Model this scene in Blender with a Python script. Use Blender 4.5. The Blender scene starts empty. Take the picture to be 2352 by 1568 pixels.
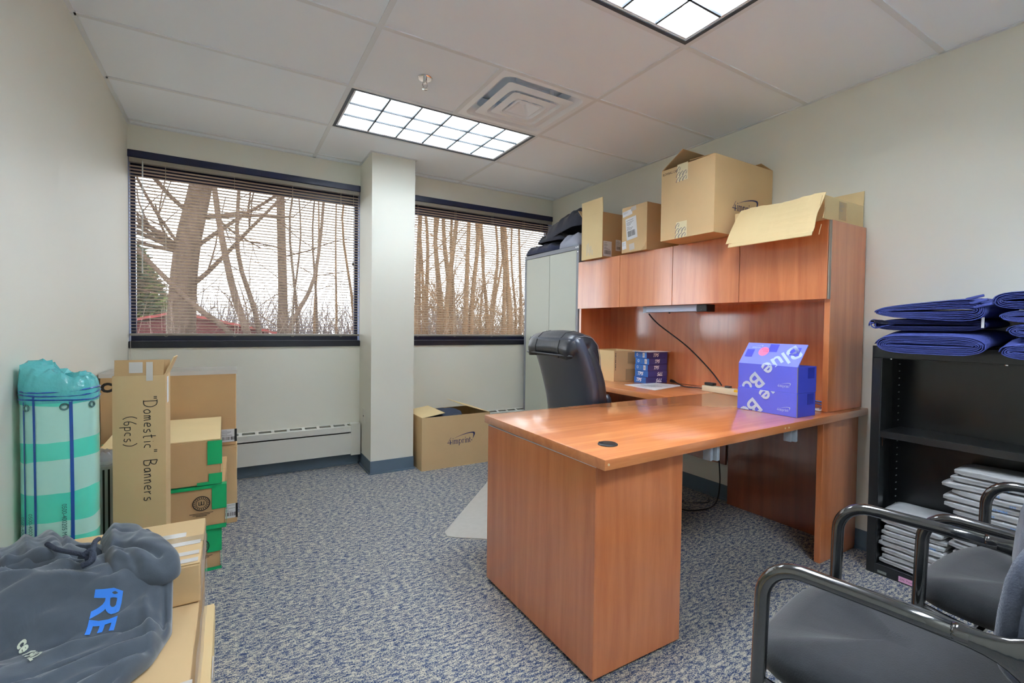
import bpy, bmesh, math, random
from math import sin, cos, pi, radians, sqrt, atan2
from mathutils import Vector, Matrix, noise
random.seed(7)
sc = bpy.context.scene
C = sc.collection
# ---------------------------------------------------------------- camera, world, exposure
cam = bpy.data.cameras.new('camera'); camo = bpy.data.objects.new('camera', cam); C.objects.link(camo)
F_PX, CX, CY = 1095.08, 1198.93, 776.40
cam.sensor_width = 36.0; cam.lens = F_PX*36/2352
cam.shift_x = -(CX-1176)/2352; cam.shift_y = (CY-784)/2352
cam.clip_start = 0.02; cam.clip_end = 200
yaw, pit, rol = radians(31.4948), radians(-1.3708), radians(0.7593)
fw = Vector((sin(yaw)*cos(pit), cos(yaw)*cos(pit), sin(pit)))
rt = Vector((cos(yaw), -sin(yaw), 0)); up = rt.cross(fw)
rt2 = rt*cos(rol)+up*sin(rol); up2 = up*cos(rol)-rt*sin(rol)
M = Matrix((rt2, up2, -fw)).transposed().to_4x4(); M.translation = (0, 0, 1.1391)
camo.matrix_world = M
sc.camera = camo
w = bpy.data.worlds.new('overcast_sky'); sc.world = w; w.use_nodes = True
bg = w.node_tree.nodes['Background']; bg.inputs[0].default_value = (0.85, 0.93, 1.0, 1); bg.inputs[1].default_value = 4.0
TUBE_W = 42.0            # brightness of the fluorescent tubes in the two ceiling fixtures and the added third
vs = sc.view_settings
vs.view_transform = 'Standard'; vs.look = 'None'; vs.gamma = 1.0; vs.use_curve_mapping = False
vs.exposure = 0.75
sc.cycles.max_bounces = 16; sc.cycles.diffuse_bounces = 14; sc.cycles.glossy_bounces = 4
sc.cycles.transmission_bounces = 6; sc.cycles.transparent_max_bounces = 12
sc.cycles.caustics_reflective = False; sc.cycles.caustics_refractive = False
sc.cycles.sample_clamp_indirect = 6.0

# ---------------------------------------------------------------- materials
def srgb(r, g, b):
    f = lambda c: (c/255/12.92) if c/255 <= 0.04045 else ((c/255+0.055)/1.055)**2.4
    return (f(r), f(g), f(b), 1)
MATS = {}
def mat(name, col, rough=0.6, metal=0.0, spec=0.5, coat=0.0, coat_r=0.1, coat_ior=1.5, emit=None, estr=0, alpha=1.0,
        var=0.0, vscale=8.0, vstretch=(1, 1, 1), bump=0.0, bscale=60.0, bstretch=(1, 1, 1), trans=0.0, col2=None, sheen=0.0):
    if name in MATS: return MATS[name]
    m = bpy.data.materials.new(name); m.use_nodes = True
    nt = m.node_tree; b = nt.nodes['Principled BSDF']; L = nt.links.new
    c = srgb(*col)
    b.inputs['Base Color'].default_value = c
    b.inputs['Roughness'].default_value = rough; b.inputs['Metallic'].default_value = metal
    b.inputs['Specular IOR Level'].default_value = spec
    b.inputs['Coat Weight'].default_value = coat; b.inputs['Coat Roughness'].default_value = coat_r; b.inputs['Coat IOR'].default_value = coat_ior
    b.inputs['Alpha'].default_value = alpha; b.inputs['Transmission Weight'].default_value = trans
    b.inputs['Sheen Weight'].default_value = sheen
    if emit: b.inputs['Emission Color'].default_value = srgb(*emit); b.inputs['Emission Strength'].default_value = estr
    if var or col2 or bump:
        tc = nt.nodes.new('ShaderNodeTexCoord')
    if var or col2:
        mp = nt.nodes.new('ShaderNodeMapping'); mp.inputs['Scale'].default_value = vstretch
        L(tc.outputs['Object'], mp.inputs['Vector'])
        n = nt.nodes.new('ShaderNodeTexNoise'); n.inputs['Scale'].default_value = vscale; n.inputs['Detail'].default_value = 5
        L(mp.outputs['Vector'], n.inputs['Vector'])
        r = nt.nodes.new('ShaderNodeValToRGB'); r.color_ramp.elements[0].position = 0.3; r.color_ramp.elements[1].position = 0.7
        d = [max(0, x*(1-var)) for x in c[:3]]; e2 = [min(1, x*(1+var)) for x in c[:3]]
        if col2: d = srgb(*col2)[:3]; e2 = c[:3]
        r.color_ramp.elements[0].color = (*d, 1); r.color_ramp.elements[1].color = (*e2, 1)
        L(n.outputs['Fac'], r.inputs['Fac']); L(r.outputs['Color'], b.inputs['Base Color'])
    if bump:
        mp2 = nt.nodes.new('ShaderNodeMapping'); mp2.inputs['Scale'].default_value = bstretch
        L(tc.outputs['Object'], mp2.inputs['Vector'])
        n2 = nt.nodes.new('ShaderNodeTexNoise'); n2.inputs['Scale'].default_value = bscale; n2.inputs['Detail'].default_value = 4
        L(mp2.outputs['Vector'], n2.inputs['Vector'])
        bp = nt.nodes.new('ShaderNodeBump'); bp.inputs['Strength'].default_value = bump; bp.inputs['Distance'].default_value = 0.01
        L(n2.outputs['Fac'], bp.inputs['Height']); L(bp.outputs['Normal'], b.inputs['Normal'])
    MATS[name] = m
    return m

def wood(name, axis, dark, light):
    if name in MATS: return MATS[name]
    m = bpy.data.materials.new(name); m.use_nodes = True
    nt = m.node_tree; b = nt.nodes['Principled BSDF']; L = nt.links.new
    tc = nt.nodes.new('ShaderNodeTexCoord'); mp = nt.nodes.new('ShaderNodeMapping')
    s = [9, 9, 9]; s['xyz'.index(axis)] = 0.55
    mp.inputs['Scale'].default_value = s; L(tc.outputs['Object'], mp.inputs['Vector'])
    n = nt.nodes.new('ShaderNodeTexNoise'); n.inputs['Scale'].default_value = 2.2; n.inputs['Detail'].default_value = 7; n.inputs['Distortion'].default_value = 0.6
    L(mp.outputs['Vector'], n.inputs['Vector'])
    n2 = nt.nodes.new('ShaderNodeTexNoise'); n2.inputs['Scale'].default_value = 26; n2.inputs['Detail'].default_value = 3
    L(mp.outputs['Vector'], n2.inputs['Vector'])
    mx = nt.nodes.new('ShaderNodeMath'); mx.operation = 'MULTIPLY_ADD'; mx.inputs[1].default_value = 0.25
    L(n2.outputs['Fac'], mx.inputs[0]); L(n.outputs['Fac'], mx.inputs[2])
    r = nt.nodes.new('ShaderNodeValToRGB')
    r.color_ramp.elements[0].position = 0.40; r.color_ramp.elements[0].color = srgb(*dark)
    r.color_ramp.elements[1].position = 0.85; r.color_ramp.elements[1].color = srgb(*light)
    L(mx.outputs[0], r.inputs['Fac']); L(r.outputs['Color'], b.inputs['Base Color'])
    b.inputs['Roughness'].default_value = 0.42; b.inputs['Specular IOR Level'].default_value = 0.4
    b.inputs['Coat Weight'].default_value = 1.0; b.inputs['Coat Roughness'].default_value = 0.14; b.inputs['Coat IOR'].default_value = 1.85 if axis == 'z' else 1.8
    MATS[name] = m
    return m

def carpet_mat():
    m = bpy.data.materials.new('mottled_carpet'); m.use_nodes = True
    nt = m.node_tree; b = nt.nodes['Principled BSDF']; L = nt.links.new
    tc = nt.nodes.new('ShaderNodeTexCoord'); mp = nt.nodes.new('ShaderNodeMapping'); mp.inputs['Scale'].default_value = (1, 2.4, 1)
    L(tc.outputs['Object'], mp.inputs['Vector'])
    n = nt.nodes.new('ShaderNodeTexNoise'); n.inputs['Scale'].default_value = 40; n.inputs['Detail'].default_value = 3; n.inputs['Roughness'].default_value = 0.6; n.inputs['Distortion'].default_value = 0.4
    L(mp.outputs['Vector'], n.inputs['Vector'])
    f = nt.nodes.new('ShaderNodeTexNoise'); f.inputs['Scale'].default_value = 210; f.inputs['Detail'].default_value = 1
    L(tc.outputs['Object'], f.inputs['Vector'])
    def ma(op, x, y, z=None):
        q = nt.nodes.new('ShaderNodeMath'); q.operation = op
        for k, v in enumerate((x, y, z)):
            if v is None: continue
            if isinstance(v, (int, float)): q.inputs[k].default_value = v
            else: L(v, q.inputs[k])
        return q.outputs[0]
    v = ma('ADD', ma('MULTIPLY_ADD', n.outputs['Fac'], 2.0, -0.45), ma('MULTIPLY_ADD', f.outputs['Fac'], 1.6, -0.80))
    r = nt.nodes.new('ShaderNodeValToRGB'); el = r.color_ramp.elements
    el[0].position = 0.12; el[0].color = srgb(48, 62, 96)
    el[1].position = 0.86; el[1].color = srgb(192, 186, 170)
    e = el.new(0.34); e.color = srgb(74, 88, 116)
    e = el.new(0.54); e.color = srgb(132, 133, 133)
    L(v, r.inputs['Fac']); L(r.outputs['Color'], b.inputs['Base Color'])
    b.inputs['Roughness'].default_value = 0.95; b.inputs['Specular IOR Level'].default_value = 0.1
    bp = nt.nodes.new('ShaderNodeBump'); bp.inputs['Strength'].default_value = 0.6; bp.inputs['Distance'].default_value = 0.006
    L(f.outputs['Fac'], bp.inputs['Height']); L(bp.outputs['Normal'], b.inputs['Normal'])
    return m

WALL = mat('wall_paint', (228, 228, 218), 0.5, spec=0.35, bump=0.03, bscale=220)
CEIL = mat('ceiling_tile_white', (240, 247, 255), 0.95, spec=0.1, bump=0.15, bscale=500)
TEE = mat('grid_white', (226, 231, 236), 0.5, spec=0.3)
CARPET = carpet_mat()
VINYL = mat('vinyl_base', (92, 110, 126), 0.4)
NAVY = mat('navy_frame', (20, 27, 62), 0.28, spec=0.5)
BLACKF = mat('black_frame', (20, 22, 34), 0.3)
TAN = mat('blind_beige', (196, 182, 164), 0.45)
RAIL = mat('blind_rail', (150, 143, 132), 0.4)
CORD = mat('blind_cord', (205, 200, 190), 0.7)
CLEAR = mat('clear_acrylic', (235, 238, 240), 0.1, alpha=0.55)
ENAMEL = mat('white_enamel', (215, 215, 208), 0.35)
DARK = mat('dark_void', (22, 22, 24), 0.8)
CHERRY_X = wood('cherry_x', 'x', (186, 104, 54), (216, 138, 82))
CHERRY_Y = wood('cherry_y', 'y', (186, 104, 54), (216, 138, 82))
CHERRY_Z = wood('cherry_z', 'z', (180, 98, 52), (208, 126, 74))
KRAFT = mat('kraft', (204, 174, 132), 0.75, spec=0.2, var=0.05, vscale=3, bump=0.03, bscale=40, bstretch=(1, 1, 6))
KRAFT_D = mat('kraft_dark', (190, 156, 114), 0.75, spec=0.2, var=0.06, vscale=3, bump=0.03, bscale=40, bstretch=(1, 1, 6))
KRAFT_L = mat('kraft_light', (220, 196, 150), 0.75, spec=0.2, var=0.05, vscale=3, bump=0.05, bscale=40, bstretch=(6, 1, 1))
KEDGE = mat('kraft_edge', (150, 120, 82), 0.9)
TAPE = mat('clear_tape', (214, 190, 150), 0.15, alpha=0.55)
GLINT = mat('tape_and_glint', (232, 230, 228), 0.12, alpha=0.65)  # pale film for shiny tape and for painted glints on plastic wrap
GREEN = mat('green_tape', (10, 160, 98), 0.3)
PAPER = mat('white_paper', (226, 228, 232), 0.7)
INK = mat('black_ink', (28, 26, 26), 0.8)
INKB = mat('navy_ink', (34, 40, 92), 0.7)
GREYPRINT = mat('grey_print', (110, 112, 122), 0.8)
BLACKM = mat('black_metal', (26, 28, 30), 0.3, spec=0.5, coat=0.4, coat_r=0.15)
BLACKP = mat('black_plastic', (24, 24, 26), 0.4)
CHROME = mat('chrome', (225, 225, 225), 0.12, metal=1.0)

# ---------------------------------------------------------------- mesh helpers
class MB:
    def __init__(s): s.b = bmesh.new()
    def box(s, c, d, bev=0.0, rz=0.0, seg=1, rx=0.0, ry=0.0):
        t = bmesh.new(); bmesh.ops.create_cube(t, size=1.0)
        bmesh.ops.scale(t, vec=d, verts=t.verts)
        if bev: bmesh.ops.bevel(t, geom=t.edges[:], offset=min(bev, min(d)*0.49), segments=seg, profile=0.6, affect='EDGES')
        R = Matrix.Rotation(rz, 4, 'Z') @ Matrix.Rotation(ry, 4, 'Y') @ Matrix.Rotation(rx, 4, 'X')
        t.transform(Matrix.Translation(c) @ R); return s.add(t)
    def bx(s, x0, x1, y0, y1, z0, z1, bev=0.0, seg=1):
        return s.box(((x0+x1)/2, (y0+y1)/2, (z0+z1)/2), (abs(x1-x0), abs(y1-y0), abs(z1-z0)), bev, seg=seg)
    def add(s, t):
        me = bpy.data.meshes.new('tmp'); t.to_mesh(me); t.free(); s.b.from_mesh(me); bpy.data.meshes.remove(me); return s
    def tube(s, pts, r, n=8, cap=True, closed=False):
        pts = [Vector(p) for p in pts]; N = len(pts); rings = []
        rr = r if isinstance(r, (list, tuple)) else [r]*N
        prev = None
        for i, p in enumerate(pts):
            if closed: d = (pts[(i+1) % N]-pts[i-1])
            else: d = (pts[min(i+1, N-1)]-pts[max(i-1, 0)])
            d = d.normalized() if d.length > 1e-9 else Vector((0, 0, 1))
            if prev is None:
                a = Vector((0, 0, 1)) if abs(d.z) < 0.9 else Vector((1, 0, 0))
                u = d.cross(a).normalized()
            else:
                u = (prev-d*prev.dot(d)); u = u.normalized() if u.length > 1e-6 else d.orthogonal().normalized()
            prev = u; v = d.cross(u)
            rings.append([s.b.verts.new(p+(u*cos(2*pi*k/n)+v*sin(2*pi*k/n))*rr[i]) for k in range(n)])
        for i in range(N if closed else N-1):
            a, b_ = rings[i], rings[(i+1) % N]
            for k in range(n): s.b.faces.new((a[k], a[(k+1) % n], b_[(k+1) % n], b_[k]))
        if cap and not closed:
            s.b.faces.new(rings[0][::-1]); s.b.faces.new(rings[-1])
        return s
    def lathe(s, prof, c=(0, 0, 0), n=24, cap=True):
        rings = []
        for r, z in prof: rings.append([s.b.verts.new((c[0]+r*cos(2*pi*k/n), c[1]+r*sin(2*pi*k/n), c[2]+z)) for k in range(n)])
        for a, b_ in zip(rings, rings[1:]):
            for k in range(n): s.b.faces.new((a[k], a[(k+1) % n], b_[(k+1) % n], b_[k]))
        if cap: s.b.faces.new(rings[0][::-1]); s.b.faces.new(rings[-1])
        return s
    def poly(s, pts, thick=0.0, nrm=None):
        vs_ = [s.b.verts.new(p) for p in pts]; f = s.b.faces.new(vs_)
        if thick:
            f.normal_update(); n_ = Vector(nrm) if nrm else f.normal.copy()
            w_ = [s.b.verts.new(Vector(p)-n_*thick) for p in pts]
            s.b.faces.new(w_[::-1]); N = len(pts)
            for k in range(N): s.b.faces.new((vs_[k], w_[k], w_[(k+1) % N], vs_[(k+1) % N]))
        return s
    def prism(s, pts2, z0, z1):
        a = [s.b.verts.new((x, y, z0)) for x, y in pts2]; c = [s.b.verts.new((x, y, z1)) for x, y in pts2]
        s.b.faces.new(a[::-1]); s.b.faces.new(c); N = len(a)
        for k in range(N): s.b.faces.new((a[k], a[(k+1) % N], c[(k+1) % N], c[k]))
        return s
    def grid(s, P):
        V = [[s.b.verts.new(p) for p in row] for row in P]
        for a, b_ in zip(V, V[1:]):
            for k in range(len(a)-1): s.b.faces.new((a[k], a[k+1], b_[k+1], b_[k]))
        return V
    def build(s, name, material, parent=None, smooth=False, loc=None, rz=0.0, sub=0, weld=0.0):
        if weld: bmesh.ops.remove_doubles(s.b, verts=s.b.verts, dist=weld)
        bmesh.ops.recalc_face_normals(s.b, faces=s.b.faces)
        me = bpy.data.meshes.new(name); s.b.to_mesh(me); s.b.free()
        me.materials.append(material)
        if smooth:
            for p in me.polygons: p.use_smooth = True
            if smooth == 'auto': me.set_sharp_from_angle(angle=radians(38))
        o = bpy.data.objects.new(name, me); C.objects.link(o)
        if parent: o.parent = parent
        if loc: o.location = loc
        o.rotation_euler[2] = rz
        if sub:
            md = o.modifiers.new('sub', 'SUBSURF'); md.levels = sub; md.render_levels = sub
        return o
def tag(o, label=None, cat=None, group=None, kind=None):
    if label: o['label'] = label
    if cat: o['category'] = cat
    if group: o['group'] = group
    if kind: o['kind'] = kind
    return o
def thing(name, label, cat, loc=(0, 0, 0), rz=0.0, group=None):
    o = bpy.data.objects.new(name, None); C.objects.link(o); o.empty_display_size = 0.1
    o.location = loc; o.rotation_euler[2] = rz
    return tag(o, label, cat, group)
def copy_tree(o, parent=None):
    c = o.copy(); C.objects.link(c); c.parent = parent
    for ch in list(o.children): copy_tree(ch, c)
    return c
def arc(c, r, a0, a1, n, ax=(1, 0, 0), ay=(0, 0, 1)):
    c, ax, ay = Vector(c), Vector(ax), Vector(ay)
    return [c+ax*r*cos(a0+(a1-a0)*k/n)+ay*r*sin(a0+(a1-a0)*k/n) for k in range(n+1)]
def smoothpath(pts, n=6):
    P = [Vector(p) for p in pts]; out = []
    for i in range(len(P)-1):
        p0, p1, p2, p3 = P[max(i-1, 0)], P[i], P[i+1], P[min(i+2, len(P)-1)]
        for k in range(n):
            t = k/n
            out.append(0.5*((2*p1)+(p2-p0)*t+(2*p0-5*p1+4*p2-p3)*t*t+(3*p1-p0-3*p2+p3)*t**3))
    return out+[P[-1]]
def frame(o, xd, yd):
    xd = Vector(xd).normalized(); yd = Vector(yd); yd = (yd-xd*yd.dot(xd)).normalized(); zd = xd.cross(yd)
    m = Matrix((xd, yd, zd)).transposed().to_4x4(); m.translation = Vector(o); return m
def text_bm(s, size=1.0, shear=0.0, offset=0.0, spacing=1.0):
    cu = bpy.data.curves.new('txt', 'FONT'); cu.body = s; cu.size = size; cu.shear = shear; cu.offset = offset; cu.space_character = spacing
    cu.resolution_u = 3
    o = bpy.data.objects.new('txt', cu); C.objects.link(o)
    dg = bpy.context.evaluated_depsgraph_get(); dg.update()
    me = bpy.data.meshes.new_from_object(o.evaluated_get(dg))
    b = bmesh.new(); b.from_mesh(me); bpy.data.meshes.remove(me)
    bpy.data.objects.remove(o); bpy.data.curves.remove(cu)
    return b
def text(parent, name, s, size, o, xd, yd, material, shear=0.0, offset=0.0, sx=1.0, lift=0.0008, spacing=1.0):
    b = text_bm(s, size, shear, offset, spacing)
    b.transform(frame(Vector(o)+Vector(xd).normalized().cross(Vector(yd).normalized())*lift, xd, yd) @ Matrix.Diagonal((sx, 1, 1, 1)))
    m = MB(); m.add(b); return m.build(name, material, parent)
def ribbon(m, fr, pts, wd):
    P = [Vector((x, y, 0)) for x, y in pts]; L_, R_ = [], []
    for i, p in enumerate(P):
        d = (P[min(i+1, len(P)-1)]-P[max(i-1, 0)]); d = d.normalized() if d.length > 0 else Vector((1, 0, 0))
        n_ = Vector((-d.y, d.x, 0))*wd/2; L_.append(m.b.verts.new(fr @ (p+n_))); R_.append(m.b.verts.new(fr @ (p-n_)))
    for i in range(len(P)-1): m.b.faces.new((L_[i], R_[i], R_[i+1], L_[i+1]))
def decal(m, o, xd, yd, x0, x1, y0, y1, lift=0.0006):
    f = frame(o, xd, yd); z = lift
    vs_ = [m.b.verts.new(f @ Vector((x, y, z))) for x, y in ((x0, y0), (x1, y0), (x1, y1), (x0, y1))]
    m.b.faces.new(vs_); return m
# the serif shipping mark: "4imprint" with its swoosh, drawn in a frame whose unit is the width of the word
def mark(parent, o, xd, yd, width, material, sub=None):
    m = MB(); f = frame(Vector(o)+Vector(xd).normalized().cross(Vector(yd).normalized())*0.0008, xd, yd)
    def q(*pts): m.b.faces.new([m.b.verts.new(f @ Vector((x*width, y*width, 0))) for x, y in pts])
    def bar(x0, y0, x1, y1): q((x0, y0), (x1, y0), (x1, y1), (x0, y1))
    def band(cx, cy, rx, ry, a0, a1, t0, t1, n=9):
        for k in range(n):
            p, r_ = a0+(a1-a0)*k/n, a0+(a1-a0)*(k+1)/n
            tt = lambda a: t0+(t1-t0)*abs(cos(a))
            q((cx+rx*cos(p), cy+ry*sin(p)), (cx+(rx-tt(p))*cos(p), cy+(ry-tt(p))*sin(p)), (cx+(rx-tt(r_))*cos(r_), cy+(ry-tt(r_))*sin(r_)), (cx+rx*cos(r_), cy+ry*sin(r_)))
    H = 0.165; S = 0.026; sf = 0.010
    def stem(x, y0, y1, s0=True, s1=True):
        bar(x, y0, x+S, y1)
        if s0: bar(x-0.012, y0, x+S+0.012, y0+sf)
        if s1: q((x-0.016, y1-0.018), (x, y1-0.022), (x, y1), (x-0.004, y1))
    q((0.0, 0.055), (0.016, 0.055), (0.165, 0.27), (0.155, 0.28)); bar(0.0, 0.055, 0.20, 0.078); bar(0.115, 0.0, 0.15, 0.17); bar(0.09, 0.0, 0.175, sf)
    def i(x): stem(x, 0, H); band(x+S/2, H+0.055, 0.018, 0.018, 0, 2*pi, 0.018, 0.018, 8)
    def arch(x, w_): band(x+w_/2+S/2, H-0.055, w_/2+S/2, 0.055, 0, pi*0.8, 0.012, S, 8)
    i(0.235)
    stem(0.300, 0, H); arch(0.300, 0.068); stem(0.368, 0, H-0.05, True, False); arch(0.368, 0.068); stem(0.436, 0, H-0.05, True, False)
    stem(0.505, -0.075, H); band(0.565, H/2, 0.062, H/2+0.003, -pi*0.8, pi*0.8, 0.012, S, 14)
    stem(0.665, 0, H); band(0.715, H-0.04, 0.036, 0.04, pi*0.1, pi*0.85, 0.010, 0.02, 6)
    i(0.775)
    stem(0.840, 0, H); arch(0.840, 0.078); stem(0.918, 0, H-0.05, True, False)
    bar(0.975, 0.015, 0.975+S, H+0.05); bar(0.955, H-0.014, 1.03, H); band(1.01, 0.028, 0.035, 0.028, pi, 1.75*pi, 0.012, 0.02, 6)
    band(1.075, 0.085, 0.022, 0.022, 0, 2*pi, 0.022, 0.022, 10)
    out = smoothpath([(0.30, 0.235, 0), (0.55, 0.325, 0), (0.90, 0.405, 0), (1.16, 0.415, 0), (1.22, 0.345, 0), (1.17, 0.22, 0), (1.11, 0.13, 0)], 5)
    inn = smoothpath([(0.30, 0.228, 0), (0.55, 0.308, 0), (0.90, 0.372, 0), (1.10, 0.372, 0), (1.150, 0.325, 0), (1.135, 0.215, 0), (1.105, 0.13, 0)], 5)
    for k in range(len(out)-1): q(out[k][:2], inn[k][:2], inn[k+1][:2], out[k+1][:2])
    if sub: pass
    return m.build('lettering', material, parent)
# ---------------------------------------------------------------- the room
XL, XR, YB, YF, H = -0.5705, 2.82, 4.034, -1.25, 2.431
TW = 0.14
m = MB(); m.bx(XL-TW, XR+TW, YF-TW, YB+TW, -0.12, 0); tag(m.build('floor', CARPET), 'blue and beige mottled loop carpet', kind='structure')
m = MB(); m.bx(XL-TW, XL, YF-TW, YB+TW, 0, 2.66); tag(m.build('wall_left', WALL), 'plain pale wall beside the stacked cartons', kind='structure')
m = MB(); m.bx(XR, XR+TW, YF-TW, YB+TW, 0, 2.66); tag(m.build('wall_right', WALL), 'plain pale wall behind the hutch', kind='structure')
m = MB(); m.bx(XL-TW, XR+TW, YF-TW, YF, 0, 2.66); tag(m.build('wall_front', WALL), 'plain pale wall opposite the windows', kind='structure')
ZS, ZT = 0.966, 2.263
CX0, CX1, CYF = 0.909, 1.241, 3.661
m = MB(); m.bx(XL, XR, YB, YB+TW, 0, ZS); m.bx(XL, XR, YB, YB+TW, ZT, 2.66); m.bx(CX0, CX1, YB, YB+TW, ZS, ZT)
tag(m.build('wall_back', WALL), 'pale wall with two wide windows', kind='structure')
m = MB(); m.bx(CX0, CX1, CYF, YB, 0, 2.62); tag(m.build('wall_pillar', WALL), 'pale square pillar between the two windows', kind='structure')
def base(name, parts):
    m = MB()
    for (x0, x1, y0, y1, ax) in parts:
        m.bx(x0, x1, y0, y1, 0, 0.10)
        e = 0.010
        if ax == '-y': m.bx(x0, x1, y0-e, y1, 0, 0.012)
        elif ax == '-x': m.bx(x0-e, x1, y0, y1, 0, 0.012)
        elif ax == '+x': m.bx(x0, x1+e, y0, y1, 0, 0.012)
    tag(m.build(name, VINYL), 'blue grey vinyl cove base', kind='structure')
t_ = 0.004
base('baseboard_back', [(XL, CX0, YB-t_, YB, '-y'), (CX1, XR, YB-t_, YB, '-y')])
base('baseboard_pillar', [(CX0-t_, CX1+t_, CYF-t_, CYF, '-y'), (CX0-t_, CX0, CYF, YB-t_, '-x'), (CX1, CX1+t_, CYF, YB-t_, '+x')])
base('baseboard_left', [(XL, XL+t_, YF, YB-t_, '+x')])
base('baseboard_right', [(XR-t_, XR, YF, YB-t_, '-x')])
# ceiling: lay-in tiles on a tee grid
G = 0.6096
MX = [XL, 0.557, 1.776, XR]
LY = [3.337+G] + [3.337-G*k for k in range(0, 8)]
LY = [y for y in LY if y > YF]
m = MB(); m.bx(XL-TW, XR+TW, YF-TW, YB+TW, 2.62, 2.70)
for x in MX[1:3]: m.bx(x-0.012, x+0.012, YF, YB, H-0.002, H+0.004); m.bx(x-0.002, x+0.002, YF, YB, H+0.004, H+0.03)
for y in LY:
    for a, b_ in zip(MX, MX[1:]):
        m.bx(a+0.012, b_-0.012, y-0.012, y+0.012, H-0.002, H+0.003)
for x0, x1, y0, y1 in ((XL, XL+0.02, YF, YB), (XR-0.02, XR, YF, YB), (XL+0.02, XR-0.02, YB-0.02, YB), (XL+0.02, XR-0.02, YF, YF+0.02)): m.bx(x0, x1, y0, y1, H-0.002, H+0.002)
m.bx(CX0-0.015, CX1+0.015, CYF-0.015, YB-0.02, H-0.002, H+0.003)
ceil = tag(m.build('ceiling', TEE), 'suspended ceiling of grey white tiles on a white tee grid', kind='structure')
LAMPS = [(0, 1)]
ys = [YB]+LY+[YF]
for i, (a, b_) in enumerate(zip(MX, MX[1:])):
    for y1, y0 in zip(ys, ys[1:]):
        if i == 1 and (abs(y1-3.337) < 0.01 or abs(y1-1.508) < 0.01 or abs(y1-(1.508-3*G)) < 0.01): continue          # the two light fixtures and the added one behind the camera
        x0 = a+0.004; x1 = b_-0.004
        if i == 1 and abs(y1-(3.337-G)) < 0.01: x1 = 1.776-G-0.004                       # the air diffuser takes the other half
        mm = MB(); mm.bx(x0, x1, y0+0.004, y1-0.004, H+0.003, H+0.018, bev=0.002)
        mm.build('ceiling_tile', CEIL, ceil)
mm = MB(); mm.bx(1.776-G-0.012, 1.776-G+0.012, 3.337-2*G+0.012, 3.337-G-0.012, H-0.002, H+0.004); mm.build('tee', TEE, ceil)

# windows
def window(name, x0, x1):
    o = thing(name, 'wide dark framed window seen through a horizontal blind', None, (0, 0, 0)); o['kind'] = 'structure'
    del_cat = None
    m = MB(); m.bx(x0, x1, YB-0.006, YB+0.015, 2.219, ZT+0.003, 0.002); m.build('head_trim', NAVY, o)
    m = MB(); m.bx(x0, x1, YB-0.012, YB+0.015, ZS-0.002, 1.008, 0.003); m.bx(x0, x1, YB+0.0, YB+TW, 1.000, 1.010); m.build('sill', BLACKF, o)
    m = MB()
    yA, yB_ = YB+0.075, YB+0.115
    m.bx(x0, x1, yA, yB_, 2.12, ZT); m.bx(x0, x1, yA, yB_, 1.01, 1.045); m.bx(x0, x0+0.03, yA, yB_, 1.045, 2.12); m.bx(x1-0.03, x1, yA, yB_, 1.045, 2.12)
    m.build('window_frame', NAVY, o)
    m = MB(); m.bx(x0, x1, YB, YB+TW, ZT-0.004, ZT); m.bx(x0, x0+0.004, YB+0.015, YB+0.075, 1.01, ZT); m.bx(x1-0.004, x1, YB+0.015, YB+0.075, 1.01, ZT)
    m.build('window_liner', mat('pale_blue_liner', (150, 160, 190), 0.4), o)
    m = MB(); m.bx(x0+0.028, x1-0.028, YB+0.09, YB+0.096, 1.04, 2.125)
    g = mat('window_glass', (255, 255, 255), 0.0, alpha=0.06, spec=0.5); m.build('pane', g, o)
    return o
window('window_1', XL, CX0); window('window_2', CX1, XR)
def blind(x0, x1, label, cords, wand):
    y = YB+0.012
    o = thing('mini_blind', label, 'blind', ((x0+x1)/2, y, 1.04))
    hw = (x1-x0)/2-0.006; z0 = 1.04
    m = MB(); m.bx(-hw, hw, -0.014, 0.018, 2.187-z0, 2.218-z0, 0.002); m.build('headrail', RAIL, o)
    m = MB(); m.bx(-hw, hw, -0.012, 0.012, 1.045-z0, 1.062-z0, 0.005, 2); m.build('bottom_rail', RAIL, o)
    me = None; n = int((2.176-1.078)/0.0213)
    for k in range(n+1):
        z = 1.078+k*0.0213-z0
        if me is None:
            m = MB(); P, Q = [], []
            for j in range(5):
                u = -1+j*0.5; yy = u*0.0122; zz = 0.0016*(1-u*u)-0.0018*u
                P.append(Vector((0, yy, zz)))
            top = [[Vector((sx*hw, p.y, p.z)) for p in P] for sx in (-1, 1)]
            bot = [[Vector((sx*hw, p.y, p.z-0.0006)) for p in P] for sx in (-1, 1)]
            m.grid(top); m.grid(bot)
            for j in (0, 4):
                v = [m.b.verts.new(q) for q in (top[0][j], top[1][j], bot[1][j], bot[0][j])]; m.b.faces.new(v)
            s = m.build('slat', TAN, o, smooth=True, loc=(0, 0, z)); me = s.data
        else:
            s = bpy.data.objects.new('slat', me); C.objects.link(s); s.parent = o; s.location = (0, 0, z)
    for cx in cords:
        m = MB()
        for dy in (-0.0135, 0.0135): m.tube([(cx, dy, 1.055-z0), (cx, dy, 2.19-z0)], 0.0009, 5)
        m.tube(arc((cx, -0.0135, 1.050-z0), 0.010, pi, 2*pi, 6), 0.0008, 5)
        m.build('ladder_cord', CORD, o)
    if wand is not None:
        m = MB(); m.tube([(wand, -0.024, 2.19-z0), (wand-0.004, -0.026, 1.46-z0)], 0.0045, 6); m.build('tilt_wand', CLEAR, o)
        m = MB(); m.tube([(wand, -0.014, 2.205-z0), (wand, -0.024, 2.185-z0)], 0.003, 6); m.build('wand_hook', CHROME, o)
    return o
b1 = blind(XL, CX0, 'beige horizontal slat blind with a clear tilt wand, beside the plain wall', [-0.54, -0.14, 0.24, 0.59], -0.66)
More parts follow.
